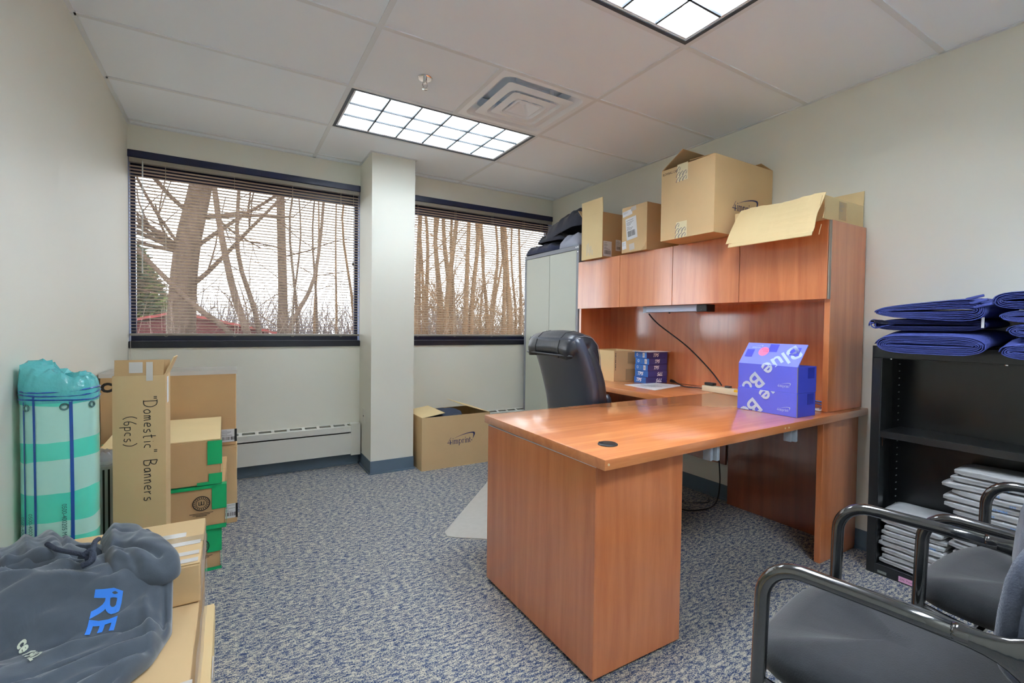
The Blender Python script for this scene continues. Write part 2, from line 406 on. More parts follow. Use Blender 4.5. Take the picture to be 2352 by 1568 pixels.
m = MB(); m.tube([(0.685, -0.018, 1.15), (0.682, -0.02, 0.60)], 0.0011, 5); m.build('lift_cord', CORD, b1)
m = MB(); m.lathe([(0.002, 0.03), (0.006, 0.02), (0.009, 0.004), (0.004, 0)], (0.682, -0.02, 0.575), 8); m.build('cord_tassel', mat('brown_tassel', (70, 58, 45), 0.6), b1)
blind(CX1, XR, 'beige horizontal slat blind between the pillar and the metal cabinet', [-0.63, -0.28, 0.10, 0.45, 0.66], None)
m = MB(); m.tube(smoothpath([(XL+0.012, YB-0.02, 1.05), (XL+0.016, YB-0.03, 0.8), (XL+0.008, YB-0.03, 0.55)]), 0.0014, 5)
tag(m.build('pull_cord', CORD), 'thin white cord hanging in the corner below the window', 'cord')

# baseboard heaters
def heater(x0, x1, label, endcap):
    o = thing('baseboard_heater', label, 'heater', (x0, YB-0.001, 0.10)); Lx = x1-x0
    m = MB()
    D = 0.075
    m.bx(0, Lx, -D, -D+0.002, 0, 0.168); m.bx(0, Lx, -D, -D+0.002, 0.178, 0.222); m.bx(0, Lx, -0.003, 0, 0, 0.235)
    m.build('front_panel', ENAMEL, o)
    m = MB(); m.bx(0.002, Lx-0.002, -D+0.010, -0.006, 0.02, 0.16); m.build('fin_core', DARK, o)
    m = MB()                                                                       # slotted top deck
    yf, yb_ = -D+0.002, -0.003; zf, zb = 0.222, 0.235
    def q(x_0, x_1, a, b_):
        z_ = lambda u: zf+(zb-zf)*u
        y_ = lambda u: yf+(yb_-yf)*u
        m.b.faces.new([m.b.verts.new(v) for v in ((x_0, y_(a), z_(a)), (x_1, y_(a), z_(a)), (x_1, y_(b_), z_(b_)), (x_0, y_(b_), z_(b_)))])
    q(0, Lx, 0, 0.28); q(0, Lx, 0.82, 1.0)
    n = max(1, int(Lx/0.098)); p = Lx/n
    for k in range(n+1): q(max(0, k*p-0.011), min(Lx, k*p+0.011), 0.28, 0.82)
    m.build('slotted_top', ENAMEL, o)
    m = MB(); m.poly([(0, yf+0.006, 0.205), (Lx, yf+0.006, 0.205), (Lx, yb_, 0.215), (0, yb_, 0.215)]); m.build('damper', mat('damper_grey', (120, 120, 112), 0.5), o)
    if endcap:
        m = MB(); m.bx(Lx-0.075, Lx, -D-0.004, 0, -0.012, 0.242, 0.003); m.build('end_cap', ENAMEL, o)
        m = MB(); m.tube([(Lx-0.05, -0.04, -0.006), (Lx+0.0, -0.04, -0.006)], 0.008, 8); m.build('pipe', mat('copper', (150, 90, 60), 0.4, metal=1), o)
    return o
heater(XL+0.005, CX0-0.008, 'long white baseboard heater with slotted top below the blind with the tilt wand', True)
heater(CX1+0.02, XR-0.02, 'white baseboard heater with slotted top behind the open carton', False)
o = thing('wall_outlet', 'pale wall plate on the side of the pillar above the heater', 'outlet', (CX0, 3.87, 0.36))
m = MB(); m.bx(-0.006, 0, -0.036, 0.036, 0, 0.115, 0.002); m.build('cover_plate', ENAMEL, o)
m = MB(); m.bx(-0.0075, -0.0055, -0.008, 0.008, 0.05, 0.062); m.build('socket', BLACKP, o)

# ceiling light fixtures
LOUV = mat('louver_white', (238, 241, 240), 0.35, spec=0.4)
REFL = mat('fixture_white', (248, 249, 248), 0.4)
def fixture(x0, y0, label, power):
    TUBE = mat('tube_glow_%d' % int(power*100), (255, 255, 250), 0.5, emit=(230, 241, 255), estr=TUBE_W*power)
    o = thing('ceiling_light', label, 'light fixture', (x0, y0, H)); Wd, Dp = 2*G, G
    m = MB()
    for a in ((0.012, Wd-0.012, 0.012, 0.030), (0.012, Wd-0.012, Dp-0.030, Dp-0.012), (0.012, 0.030, 0.030, Dp-0.030), (Wd-0.030, Wd-0.012, 0.030, Dp-0.030)):
        m.bx(*a, -0.003, 0.012)
    m.build('frame', mat('slate_frame', (52, 64, 78), 0.35), o)
    m = MB(); e = 0.030; zt = 0.115
    for a in ((e, Wd-e, e, e+0.003), (e, Wd-e, Dp-e-0.003, Dp-e), (e, e+0.003, e+0.003, Dp-e-0.003), (Wd-e-0.003, Wd-e, e+0.003, Dp-e-0.003)): m.bx(*a, 0.0, zt)
    m.bx(e, Wd-e, e, Dp-e, zt, zt+0.004); m.build('housing', REFL, o)
    x_0, x_1, y_0, y_1 = e+0.012, Wd-e-0.012, e+0.012, Dp-e-0.012
    m = MB()
    for a in ((e+0.003, Wd-e-0.003, e+0.003, e+0.012), (e+0.003, Wd-e-0.003, Dp-e-0.012, Dp-e-0.003), (e+0.003, e+0.012, e+0.012, Dp-e-0.012), (Wd-e-0.012, Wd-e-0.003, e+0.012, Dp-e-0.012)): m.bx(*a, 0.002, 0.006)
    m.build('louver_rim', TEE, o)
    def blade(along, pos, a0, a1, k=1.0):
        m = MB(); prof = [(0.003, 0.003), (0.0035, 0.015*k), (0.006, 0.030*k), (0.011, 0.046*k)]; loop = [(-w_, z_) for w_, z_ in prof]+[(w_, z_) for w_, z_ in prof[::-1]]
        P = lambda u, wz: (u, pos+wz[0], wz[1]) if along == 'x' else (pos+wz[0], u, wz[1])
        A = [m.b.verts.new(P(a0, wz)) for wz in loop]; B = [m.b.verts.new(P(a1, wz)) for wz in loop]
        N = len(loop)
        for k in range(N): m.b.faces.new((A[k], A[(k+1) % N], B[(k+1) % N], B[k]))
        m.b.faces.new(A); m.b.faces.new(B[::-1]); bl = m.build('louver_blade', LOUV, o)
        m = MB(); m.bx(*((a0, a1, pos-0.005, pos+0.005) if along == 'x' else (pos-0.005, pos+0.005, a0, a1)), 0.0, 0.009); m.build('blade_edge_shade', mat('blade_edge_shade', (38, 44, 50), 0.6), bl)  # dark strip under the blade paints its edge in shade against the tubes
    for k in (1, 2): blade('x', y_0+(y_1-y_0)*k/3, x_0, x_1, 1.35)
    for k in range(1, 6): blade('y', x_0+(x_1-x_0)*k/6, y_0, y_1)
    for k in range(3):
        yy = y_0+(y_1-y_0)*(k+0.5)/3
        m = MB(); m.tube([(x_0+0.03, yy, 0.072), (x_1-0.03, yy, 0.072)], 0.017, 10); m.build('fluorescent_tube', TUBE, o, smooth=True)
    for k in range(3):
        yy = y_0+(y_1-y_0)*(k+0.5)/3
        for xx in (x_0+0.012, x_1-0.012): m = MB(); m.bx(xx-0.012, xx+0.012, yy-0.018, yy+0.018, 0.05, 0.114); m.build('lamp_holder', REFL, o)
    return o
fixture(0.557, 3.337-G, 'troffer ceiling light with parabolic louver, beside the air diffuser', 0.48)
fixture(0.557, 1.508-G, 'troffer ceiling light with parabolic louver, above the wooden desk', 1.0)
fixture(0.557, 1.508-4*G, 'added unseen troffer brightening the room from behind the camera, near the wall opposite the windows', 1.45)  # extra fixture out of view, added to brighten the room
# air diffuser
DX0, DY0 = 1.776-G, 3.337-2*G
o = thing('air_diffuser', 'square white stepped air diffuser in the ceiling beside the troffer', 'air vent', (DX0+G/2, DY0+G/2, H))
VENT = mat('vent_white', (240, 246, 252), 0.3)
def ring(m, r0, z0, r1, z1, n=5):
    # rounded-square dish ring from half-size r0 to r1
    def sq(r, z, c):
        out = []
        for q in range(4):
            a = q*pi/2
            for k in range(n+1):
                t = a+(pi/2)*k/n
                cx, cy = ((1, 1), (-1, 1), (-1, -1), (1, -1))[q]
                out.append((cx*(r-c)+c*cos(t), cy*(r-c)+c*sin(t), z))
        return out
    A, B = sq(r0, z0, 0.02+0.0*r0), sq(r1, z1, 0.05 if r1 > 0.1 else 0.02)
    a = [m.b.verts.new(p) for p in A]; b_ = [m.b.verts.new(p) for p in B]; N = len(a)
    for k in range(N): m.b.faces.new((a[k], a[(k+1) % N], b_[(k+1) % N], b_[k]))
m = MB(); ring(m, G/2-0.006, -0.001, 0.262, -0.002); ring(m, 0.262, -0.002, 0.215, 0.04); ring(m, 0.215, 0.04, 0.205, 0.09); m.build('rim', VENT, o, 'auto')
m = MB(); ring(m, 0.215, -0.004, 0.170, -0.012); ring(m, 0.170, -0.012, 0.135, 0.022); ring(m, 0.135, 0.022, 0.128, 0.06); m.build('deflector', VENT, o, 'auto')
m = MB(); ring(m, 0.145, -0.010, 0.105, -0.018); ring(m, 0.105, -0.018, 0.072, 0.012); ring(m, 0.072, 0.012, 0.066, 0.04); m.build('deflector', VENT, o, 'auto')
m = MB(); ring(m, 0.085, -0.012, 0.075, -0.016); ring(m, 0.075, -0.016, 0.020, 0.030); m.bx(-0.02, 0.02, -0.02, 0.02, 0.028, 0.032); m.build('deflector', VENT, o, 'auto')
m = MB(); m.bx(-0.215, 0.215, -0.215, 0.215, 0.10, 0.104); m.bx(-0.26, 0.26, -0.26, 0.26, 0.104, 0.108)
for k in range(4):
    a = pi/4+k*pi/2; m.box((0.17*cos(a), 0.17*sin(a), 0.05), (0.02, 0.003, 0.10), rz=a)
m.build('plenum', VENT, o)
m = MB(); m.lathe([(0.022, 0), (0.022, 0.006), (0.008, 0.008)], (0, 0, 0.022), 16); m.build('hub', VENT, o)
# sprinkler
o = thing('fire_sprinkler', 'small chrome fire sprinkler head hanging from the ceiling tile', 'sprinkler', (0.872, 2.429, H+0.002))
m = MB(); m.lathe([(0.008, -0.004), (0.034, -0.006), (0.038, -0.002), (0.038, 0.0), (0.008, 0.0)], n=24); m.build('escutcheon', CHROME, o, 'auto')
m = MB(); m.lathe([(0.009, -0.03), (0.011, -0.024), (0.011, -0.004)], n=12)
for s in (-1, 1): m.tube([(s*0.009, 0, -0.026), (s*0.014, 0, -0.038), (s*0.004, 0, -0.054)], 0.003, 6)
m.build('body', CHROME, o, 'auto')
m = MB(); m.lathe([(0.004, -0.060), (0.015, -0.058), (0.015, -0.056), (0.004, -0.054)], n=12); m.build('deflector', CHROME, o)

# ---------------------------------------------------------------- desk
DZ = 0.742
EDGE = mat('pale_edge', (205, 205, 215), 0.4)
o = thing('desk', 'cherry veneer desk with one pedestal and a black cable grommet', 'desk', (1.9, 1.5, 0))
OX, OY = 1.9, 1.5
m = MB()
pl = [(0.960, 1.080), (2.815, 1.158), (2.815, 1.912), (0.975, 1.905)]
t = bmesh.new(); a = [t.verts.new((x-OX, y-OY, DZ-0.034)) for x, y in pl]; b_ = [t.verts.new((x-OX, y-OY, DZ)) for x, y in pl]
t.faces.new(a[::-1]); t.faces.new(b_)
for k in range(4): t.faces.new((a[k], a[(k+1) % 4], b_[(k+1) % 4], b_[k]))
bmesh.ops.bevel(t, geom=t.edges[:], offset=0.002, segments=2, profile=0.5, affect='EDGES'); m.add(t)
m.build('desk_top', CHERRY_X, o, 'auto')
def L_(x0, x1, y0, y1, z0, z1): return (x0-OX, x1-OX, y0-OY, y1-OY, z0, z1)
m = MB(); m.bx(*L_(0.990, 1.392, 1.150, 1.875, 0.012, 0.697), 0.0015); ped = m.build('pedestal', CHERRY_Z, o)
m = MB(); m.bx(*L_(0.984, 0.990, 1.148, 1.885, 0.012, 0.697), 0.001); m.build('end_panel', CHERRY_Z, ped)
m = MB(); m.bx(*L_(0.984, 0.996, 1.150, 1.885, 0.697, 0.700)); m.build('edge_strip', EDGE, ped)
m = MB(); m.bx(*L_(1.0, 1.38, 1.165, 1.87, 0.700, 0.708)); m.bx(*L_(1.0, 1.38, 1.165, 1.87, 0.0, 0.012)); m.build('plinth', DARK, ped)
for z0, z1 in ((0.03, 0.33), (0.335, 0.51), (0.515, 0.69)):
    m = MB(); m.bx(*L_(1.000, 1.390, 1.876, 1.894, z0, z1), 0.0015); d = m.build('drawer', CHERRY_Z, ped)
    m = MB(); m.bx(*L_(1.12, 1.27, 1.894, 1.91, (z0+z1)/2-0.006, (z0+z1)/2+0.006), 0.002); m.build('handle', CHROME, d)
m = MB(); m.bx(*L_(2.457, 2.795, 1.197, 1.226, 0, 0.708), 0.0015); m.build('end_panel', CHERRY_Z, o)
m = MB(); m.bx(*L_(2.797, 2.812, 1.200, 1.226, 0, 0.708)); m.build('filler_strip', CHERRY_Z, o)
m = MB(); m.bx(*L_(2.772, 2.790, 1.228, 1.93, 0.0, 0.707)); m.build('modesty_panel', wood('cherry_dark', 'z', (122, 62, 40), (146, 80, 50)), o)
gx, gy = 1.097-OX, 1.222-OY
m = MB(); m.lathe([(0.034, 0), (0.034, 0.003), (0.029, 0.006), (0.010, 0.0065), (0.0005, 0.0065)], (gx, gy, DZ), 28); g = m.build('grommet', BLACKP, o, 'auto')
m = MB(); m.box((gx-0.016, gy+0.016, DZ+0.0066), (0.016, 0.012, 0.0012), rz=-0.8); m.build('cable_slot', DARK, g)
for x, y in ((0.975, 1.0800), (1.995, 1.1233), (2.025, 1.1246)):
    m = MB(); m.tube([(x-OX, y-OY+0.002, DZ-0.016), (x-OX, y-OY-0.001, DZ-0.016)], 0.004, 8); m.build('screw_cap', mat('pale_cap', (222, 200, 160), 0.5), o)
# clips clamped to the underside of the desk edge
CLIP = mat('grey_clip', (150, 158, 168), 0.4)
for i, (x, y) in enumerate(((1.530, 1.135), (2.100, 1.158))):
    q = thing('cable_clip', ['pale grey plastic clip under the desk edge beside the pedestal', 'pale grey plastic clip under the desk edge beside the end panel'][i], 'clip', (x, y, 0.650), radians(8), 'clips under the desk edge')
    m = MB(); m.bx(0.006, 0.026, -0.02, 0.02, 0, 0.056, 0.004, 2); m.build('outer_jaw', CLIP, q, 'auto')
    m = MB(); m.bx(-0.026, -0.008, -0.012, 0.02, 0.004, 0.056, 0.003, 2); m.build('inner_jaw', CLIP, q, 'auto')
    m = MB(); m.bx(-0.026, 0.026, -0.014, 0.02, 0.050, 0.058, 0.002); m.build('bridge', CLIP, q)
WIRE = mat('black_wire', (18, 18, 20), 0.5)
m = MB(); m.tube(smoothpath([(2.42, 1.80, 0.70), (2.52, 1.84, 0.55), (2.68, 1.93, 0.30), (2.735, 1.96, 0.12), (2.70, 1.96, 0.012), (2.55, 1.93, 0.006), (2.42, 2.0, 0.006), (2.5, 2.2, 0.006)], 8), 0.004, 6)
tag(m.build('power_wire', WIRE), 'black wire looping from the desk underside to the carpet beside the modesty panel', 'wire')
m = MB(); m.tube(smoothpath([(2.50, 2.17, 0.70), (2.50, 2.17, 0.4), (2.49, 2.18, 0.12), (2.52, 2.12, 0.006), (2.66, 2.00, 0.006), (2.74, 2.05, 0.006)], 8), 0.0035, 6)
tag(m.build('power_wire', WIRE), 'black wire hanging straight down from the return top in the knee space', 'wire')
# ---------------------------------------------------------------- return along the wall
o = thing('desk_return', 'cherry veneer return top running along the wall under the hutch', 'desk', (2.49, 2.5, 0)); OX, OY = 2.49, 2.5
m = MB(); m.bx(*L_(2.168, 2.815, 1.915, 3.125, DZ-0.034, DZ), 0.002, 2); m.build('return_top', CHERRY_Y, o, 'auto')
m = MB(); m.bx(*L_(2.20, 2.775, 3.095, 3.122, 0, 0.708)); m.build('end_panel', CHERRY_Z, o)
m = MB(); m.bx(*L_(2.772, 2.790, 1.95, 3.095, 0.25, 0.708)); m.build('modesty_panel', MATS['cherry_dark'], o)  # darker cherry stands in for the shadow of the knee space
# ---------------------------------------------------------------- hutch
o = thing('hutch', 'cherry veneer overhead hutch with four plain doors on the desk', 'hutch', (2.64, 2.16, DZ)); OX, OY = 2.64, 2.16
def Lh(x0, x1, y0, y1, z0, z1): return (x0-OX, x1-OX, y0-OY, y1-OY, z0-DZ, z1-DZ)
for y0, y1 in ((1.190, 1.217), (3.104, 3.131)):
    m = MB(); m.bx(*Lh(2.472, 2.814, y0, y1, DZ+0.001, 1.675), 0.0015); m.build('end_panel', CHERRY_Z, o)
m = MB(); m.bx(*Lh(2.796, 2.812, 1.217, 3.104, DZ+0.001, 1.655)); m.build('back_panel', CHERRY_Z, o)
m = MB(); m.bx(*Lh(2.474, 2.796, 1.217, 3.104, 1.655, 1.675)); m.build('top_panel', CHERRY_Y, o)
m = MB(); m.bx(*Lh(2.476, 2.796, 1.217, 3.104, 1.298, 1.320)); m.build('bottom_panel', CHERRY_Y, o)
ds = [1.196, 1.664, 2.142, 2.634, 3.128]
for a, b_ in zip(ds, ds[1:]):
    m = MB(); m.bx(*Lh(2.452, 2.470, a+0.0015, b_-0.0015, 1.293, 1.674), 0.001); m.build('door', CHERRY_Z, o)
m = MB(); m.bx(*Lh(2.453, 2.471, 1.1895, 1.1945, 1.293, 1.672)); m.build('edge_strip', mat('grey_strip', (150, 140, 128), 0.4), o)
# task light under the hutch
o = thing('task_light', 'grey strip task light under the hutch with a black end', 'light', (2.514, 2.165, 1.2450))
m = MB(); m.bx(-0.04, 0.04, -0.20, 0.25, 0.004, 0.047, 0.003); m.build('housing', mat('task_grey', (170, 182, 204), 0.45), o)
m = MB(); m.bx(-0.042, 0.042, -0.272, -0.20, 0.002, 0.047, 0.003); e = m.build('end_block', BLACKP, o)
m = MB()
for z in (0.014, 0.034): m.tube([(-0.0435, -0.236, z), (-0.041, -0.236, z)], 0.004, 8)
m.build('switch', mat('dark_grey_switch', (60, 60, 64), 0.4), e)
m = MB(); m.bx(-0.041, -0.036, 0.22, 0.25, 0.002, 0.047); m.build('end_cap', mat('task_grey_l', (160, 170, 185), 0.45), o)
m = MB(); m.tube([(0, 0.05, 0.004), (0, 0.05, -0.004)], 0.006, 8); m.build('push_switch', BLACKP, o)
m = MB(); m.tube(smoothpath([(2.514, 2.40, 1.243), (2.58, 2.37, 1.17), (2.70, 2.22, 1.02), (2.76, 2.09, 0.88), (2.775, 2.02, 0.80), (2.765, 1.985, 0.770)], 8), 0.0045, 6)
tag(m.build('lamp_cord', WIRE), 'black cord running from the task light down to the power strip', 'cord')
# power strip
o = thing('power_strip', 'ivory power strip with a yellow sticker on the desk', 'power strip', (2.62, 1.845, DZ), radians(-3))
IV = mat('ivory', (226, 220, 192), 0.4)
m = MB(); m.bx(-0.03, 0.03, -0.17, 0.165, 0.0, 0.036, 0.005, 2); m.build('housing', IV, o, 'auto')
for k in range(6):
    m = MB(); m.bx(-0.014, 0.014, -0.145+k*0.048, -0.113+k*0.048, 0.036, 0.0375, 0.0005); s = m.build('socket', mat('socket_ivory', (205, 200, 176), 0.5), o)
    m = MB(); m.bx(-0.008, -0.006, -0.136+k*0.048, -0.126+k*0.048, 0.0375, 0.038); m.bx(0.006, 0.008, -0.136+k*0.048, -0.126+k*0.048, 0.0375, 0.038); m.build('slot', DARK, s)
m = MB(); m.bx(-0.03, -0.0305, -0.115, -0.075, 0.022, 0.034); m.bx(-0.03, 0.0, -0.115, -0.075, 0.0362, 0.0368); m.build('sticker', mat('yellow_sticker', (238, 200, 40), 0.5), o)
m = MB(); m.bx(-0.02, 0.02, 0.09, 0.155, 0.0385, 0.056, 0.006, 2); m.build('black_plug', BLACKP, o, 'auto')
m = MB(); m.bx(-0.015, 0.012, -0.03, 0.005, 0.0385, 0.050, 0.004, 2); m.build('dark_plug', mat('dark_grey', (60, 60, 62), 0.4), o, 'auto')
m = MB(); m.tube(smoothpath([(2.62, 2.02, DZ+0.012), (2.66, 2.10, DZ+0.006), (2.64, 2.18, DZ+0.005), (2.70, 2.28, DZ+0.007), (2.735, 2.34, DZ+0.012)], 8), 0.0042, 6)
kc = m.build('power_lead', WIRE); tag(kc, 'black cord with a socket end lying beside the ivory power strip', 'cord')
m = MB(); m.tube([(2.735, 2.34, DZ+0.012), (2.748, 2.37, DZ+0.014), (2.758, 2.40, DZ+0.016)], [0.006, 0.011, 0.012], 8); m.build('connector', BLACKP, kc)
# ---------------------------------------------------------------- metal storage cabinet
o = thing('storage_cabinet', 'tall grey metal cabinet with two pale doors beside the window', 'cabinet', (2.64, 3.565, 0)); OX, OY = 2.64, 3.565
GREY = mat('cabinet_grey', (134, 138, 146), 0.4); PALE = mat('cabinet_door', (192, 196, 184), 0.4)
m = MB(); X0, X1, Y0, Y1, Z1 = 2.468, 2.812, 3.142, 3.992, 1.825
m.bx(*L_(X0+0.02, X1, Y0, Y0+0.004, 0, Z1)); m.bx(*L_(X0+0.02, X1, Y1-0.004, Y1, 0, Z1)); m.bx(*L_(X1-0.004, X1, Y0+0.004, Y1-0.004, 0, Z1)); m.bx(*L_(X0+0.02, X1, Y0+0.004, Y1-0.004, Z1-0.004, Z1)); m.bx(*L_(X0+0.02, X1, Y0+0.004, Y1-0.004, 0.04, 0.05))
m.build('body', GREY, o)
for nm, a in (('post', (X0, X0+0.02, Y0, Y0+0.032, 0, Z1-0.036)), ('post', (X0, X0+0.02, Y1-0.032, Y1, 0, Z1-0.036)), ('top_rail', (X0, X0+0.02, Y0, Y1, Z1-0.036, Z1)), ('bottom_rail', (X0, X0+0.02, Y0+0.032, Y1-0.032, 0, 0.06))):
    m = MB(); m.bx(*L_(*a), 0.002); m.build(nm, GREY, o)
ym = 3.567
for i, (a, b_) in enumerate(((Y0+0.034, ym-0.0015), (ym+0.0015, Y1-0.034))):
    m = MB(); m.bx(*L_(X0+0.001, X0+0.018, a, b_, 0.063, Z1-0.039), 0.002); d = m.build('door', PALE, o)
    yk = ym-0.022 if i == 0 else ym+0.022
    m = MB(); m.tube([(X0-OX, yk-OY, 1.10), (X0-0.022-OX, yk-OY, 1.10)], [0.008, 0.011], 10); m.build('knob', ENAMEL, d)
for (y, z) in ((Y0+0.012, Z1-0.018), (Y0+0.036, Z1-0.018), (Y0+0.012, Z1-0.055), (Y1-0.012, Z1-0.018), (Y1-0.036, Z1-0.018), (Y1-0.012, Z1-0.055)):
    m = MB(); m.tube([(X0-OX, y-OY, z), (X0-0.003-OX, y-OY, z)], 0.0055, 8); m.build('rivet', CHROME, o)
# ---------------------------------------------------------------- black bookcase
o = thing('bookcase', 'black metal bookcase with one adjustable shelf along the wall', 'bookcase', (2.70, 0.60, 0)); OX, OY = 2.70, 0.60
X0, X1, Y0, Y1, Z1 = 2.592, 2.812, 0.141, 1.055, 1.073
for nm, a in (('side_panel', (X0, X1, Y1-0.002, Y1, 0, Z1)), ('side_panel', (X0, X1, Y0, Y0+0.002, 0, Z1)), ('back_panel', (X1-0.003, X1, Y0+0.002, Y1-0.002, 0, Z1)),
              ('top_panel', (X0, X1-0.003, Y0+0.002, Y1-0.002, Z1-0.003, Z1)), ('top_rail', (X0, X0+0.003, Y0+0.002, Y1-0.002, Z1-0.055, Z1-0.003)), ('top_lip', (X0, X0+0.022, Y0+0.002, Y1-0.002, Z1-0.058, Z1-0.055)),
              ('stile', (X0, X0+0.003, Y1-0.036, Y1-0.002, 0.0, Z1-0.055)), ('stile', (X0, X0+0.003, Y0+0.002, Y0+0.036, 0.0, Z1-0.055)),
              ('stile_return', (X0+0.003, X0+0.055, Y1-0.039, Y1-0.036, 0.05, Z1-0.055)), ('stile_return', (X0+0.003, X0+0.055, Y0+0.036, Y0+0.039, 0.05, Z1-0.055)),
              ('kick_plate', (X0+0.001, X0+0.003, Y0+0.036, Y1-0.036, 0, 0.048)), ('bottom_shelf', (X0, X1-0.003, Y0+0.04, Y1-0.04, 0.045, 0.050)), ('shelf', (X0+0.004, X1-0.004, Y0+0.041, Y1-0.041, 0.672, 0.676)), ('shelf_lip', (X0+0.004, X0+0.007, Y0+0.041, Y1-0.041, 0.645, 0.672))):
    m = MB(); m.bx(*L_(*a), 0.0008); m.build(nm, BLACKM, o)
m = MB()
for yy in (Y1-0.041, Y0+0.041):
    for k in range(26):
        z = 0.13+k*0.034
        if abs(z-0.66) < 0.03: continue
        m.bx(*L_(2.772, 2.784, yy-0.0008, yy+0.0008, z, z+0.004))
m.build('shelf_slots', mat('slot_grey', (170, 174, 172), 0.5), o); 
for y in (0.985, 0.60, 0.23):
    m = MB(); m.tube([(2.605-OX, y-OY, Z1-0.058), (2.605-OX, y-OY, Z1-0.062)], 0.006, 10); m.build('rivet', CHROME, o)
for yy in (Y1-0.0465,):
    m = MB(); m.poly([(2.600-OX, yy-OY, 0.644), (2.630-OX, yy-OY, 0.644), (2.601-OX, yy-OY, 0.605)], 0.002); m.build('shelf_clip', CHROME, o)
m = MB(); m.bx(*L_(X0-0.0007, X0, 0.972, 1.008, 0.010, 0.022)); s = m.build('maker_plate', mat('steel_label', (150, 156, 150), 0.35, metal=0.6), o)
m = MB(); m.bx(*L_(X0-0.0006, X0, 0.87, 0.925, 0.006, 0.030)); s = m.build('pink_label', mat('pink_paper', (226, 168, 206), 0.7), o)
text(s, 'lettering', '2XL Youth', 0.012, (X0-0.0008-OX, 0.921-OY, 0.015), (0, -1, 0), (0, 0, 1), mat('pen_brown', (110, 80, 90), 0.8), shear=0.2)
# ---------------------------------------------------------------- chair mat
m = MB(); pts = []
for (cx, cy, a0) in ((1.045, 2.30, pi), (2.05, 2.02, -pi/2), (2.05, 3.22, 0), (1.60, 3.22, pi/2)):
    pass
ring_ = [(1.005, 2.43), (1.000, 2.375), (1.040, 2.335), (1.16, 2.245), (1.45, 1.99), (2.10, 1.99), (2.14, 2.03), (2.14, 3.05), (2.10, 3.09), (1.66, 3.09), (1.60, 3.07)]
m.prism(ring_, 0.0005, 0.005)
tag(m.build('chair_mat', mat('mat_vinyl', (186, 184, 178), 0.35, var=0.04, vscale=30)), 'pale grey floor mat under the leather office chair', 'mat')

# ---------------------------------------------------------------- leather office chair (faces the return)
LEA = mat('black_leather', (34, 37, 45), 0.32, spec=0.55, bump=0.12, bscale=26)
LEA2 = mat('black_leather_back_lit', (56, 63, 78), 0.36, spec=0.5, bump=0.07, bscale=14)  # lighter bluish leather tone paints the light falling on the rear shell
STI = mat('grey_stitch', (120, 124, 134), 0.7)
o = thing('office_chair', 'black leather high-back office chair behind the desk', 'chair', (1.965, 2.180, 0.005), radians(-97))
# local: faces +y
def back_at(v):                       # spine: y and z at height parameter v in 0..1
    z = 0.50+0.575*v; y = -0.235-0.115*v+0.045*sin(pi*v); return y, z
def wid(v): return 0.205+0.075*min(1, v/0.55)**0.8-0.012*max(0, (v-0.85)/0.15)
m = MB(); P = []
NU, NV = 13, 13
for j in range(NV):
    v = j/(NV-1); y, z = back_at(v); w_ = wid(v); row = []
    for i in range(NU):
        u = -1+2*i/(NU-1); row.append((u*w_, y-0.074-0.012*(1-u*u)+0.012*abs(u)**6, z))
    P.append(row)
m.grid(P); F_ = []
for j in range(NV):
    v = j/(NV-1); y, z = back_at(v); w_ = wid(v); F_.append([((-1+2*i/(NU-1))*w_, y-0.012, z) for i in range(NU)])
m.grid(F_)
for a, b_ in ((0, 0), (NU-1, NU-1)):
    m.grid([[P[j][a] for j in range(NV)], [F_[j][a] for j in range(NV)]])
m.grid([P[0], F_[0]]); m.grid([P[-1], F_[-1]])
m.build('back_shell', LEA2, o, True, weld=0.0005)
def cushion(v0, v1, wf, d0, d1, name, puff=0.02, NU=13, NV=11, mtl=None):
    m = MB(); A = []
    for j in range(NV):
        t = j/(NV-1); v = v0+(v1-v0)*t; y, z = back_at(v); w_ = wid(v)*wf; row = []
        e = sin(pi*min(1, max(0, t)))**0.35 if 0 < t < 1 else 0
        for k in range(2*NU):
            a = 2*pi*k/(2*NU); cu, su = cos(a), sin(a)
            cu = math.copysign(abs(cu)**0.5, cu); su = math.copysign(abs(su)**0.7, su)
            yy = y+(d0+d1)/2+su*(d1-d0)/2*(0.55+0.45*e)
            row.append((cu*w_*(0.93+0.07*e), yy, z))
        row.append(row[0]); A.append(row)
    m.grid(A); b0 = [m.b.verts.new(p) for p in A[0][:-1]]; m.b.faces.new(b0); b1 = [m.b.verts.new(p) for p in A[-1][:-1]]; m.b.faces.new(b1)
    return m.build(name, mtl or LEA, o, True, weld=0.0005)
cushion(0.02, 0.96, 1.01, -0.045, 0.065, 'back_bolster')
cushion(0.03, 0.46, 0.86, 0.04, 0.125, 'lumbar_cushion')
# rolled headrest folding from the rear over the top to the front
m = MB(); A = []; y1, z1 = back_at(0.97)
sec = [(-0.088, -0.085), (-0.093, -0.03), (-0.080, 0.018), (-0.045, 0.050), (0.005, 0.060), (0.065, 0.045), (0.105, 0.0), (0.125, -0.08), (0.130, -0.16), (0.118, -0.235), (0.090, -0.262), (0.068, -0.235), (0.060, -0.14), (0.045, -0.06), (0.0, -0.03), (-0.055, -0.05)]
for i in range(15):
    u = -1+2*i/14; s_ = (1-abs(u)**6)**0.4 if abs(u) < 1 else 0.0
    k = 0.80+0.20*s_
    row = [(u*0.264, y1+0.0+yy*k-0.012*u*u, z1+0.0+zz*k-0.018*u*u) for yy, zz in sec]; row.append(row[0]); A.append(row)
m.grid(A)
for r in (A[0], A[-1]): m.b.faces.new([m.b.verts.new(p) for p in r[:-1]])
hr = m.build('headrest', LEA, o, True, weld=0.0005)
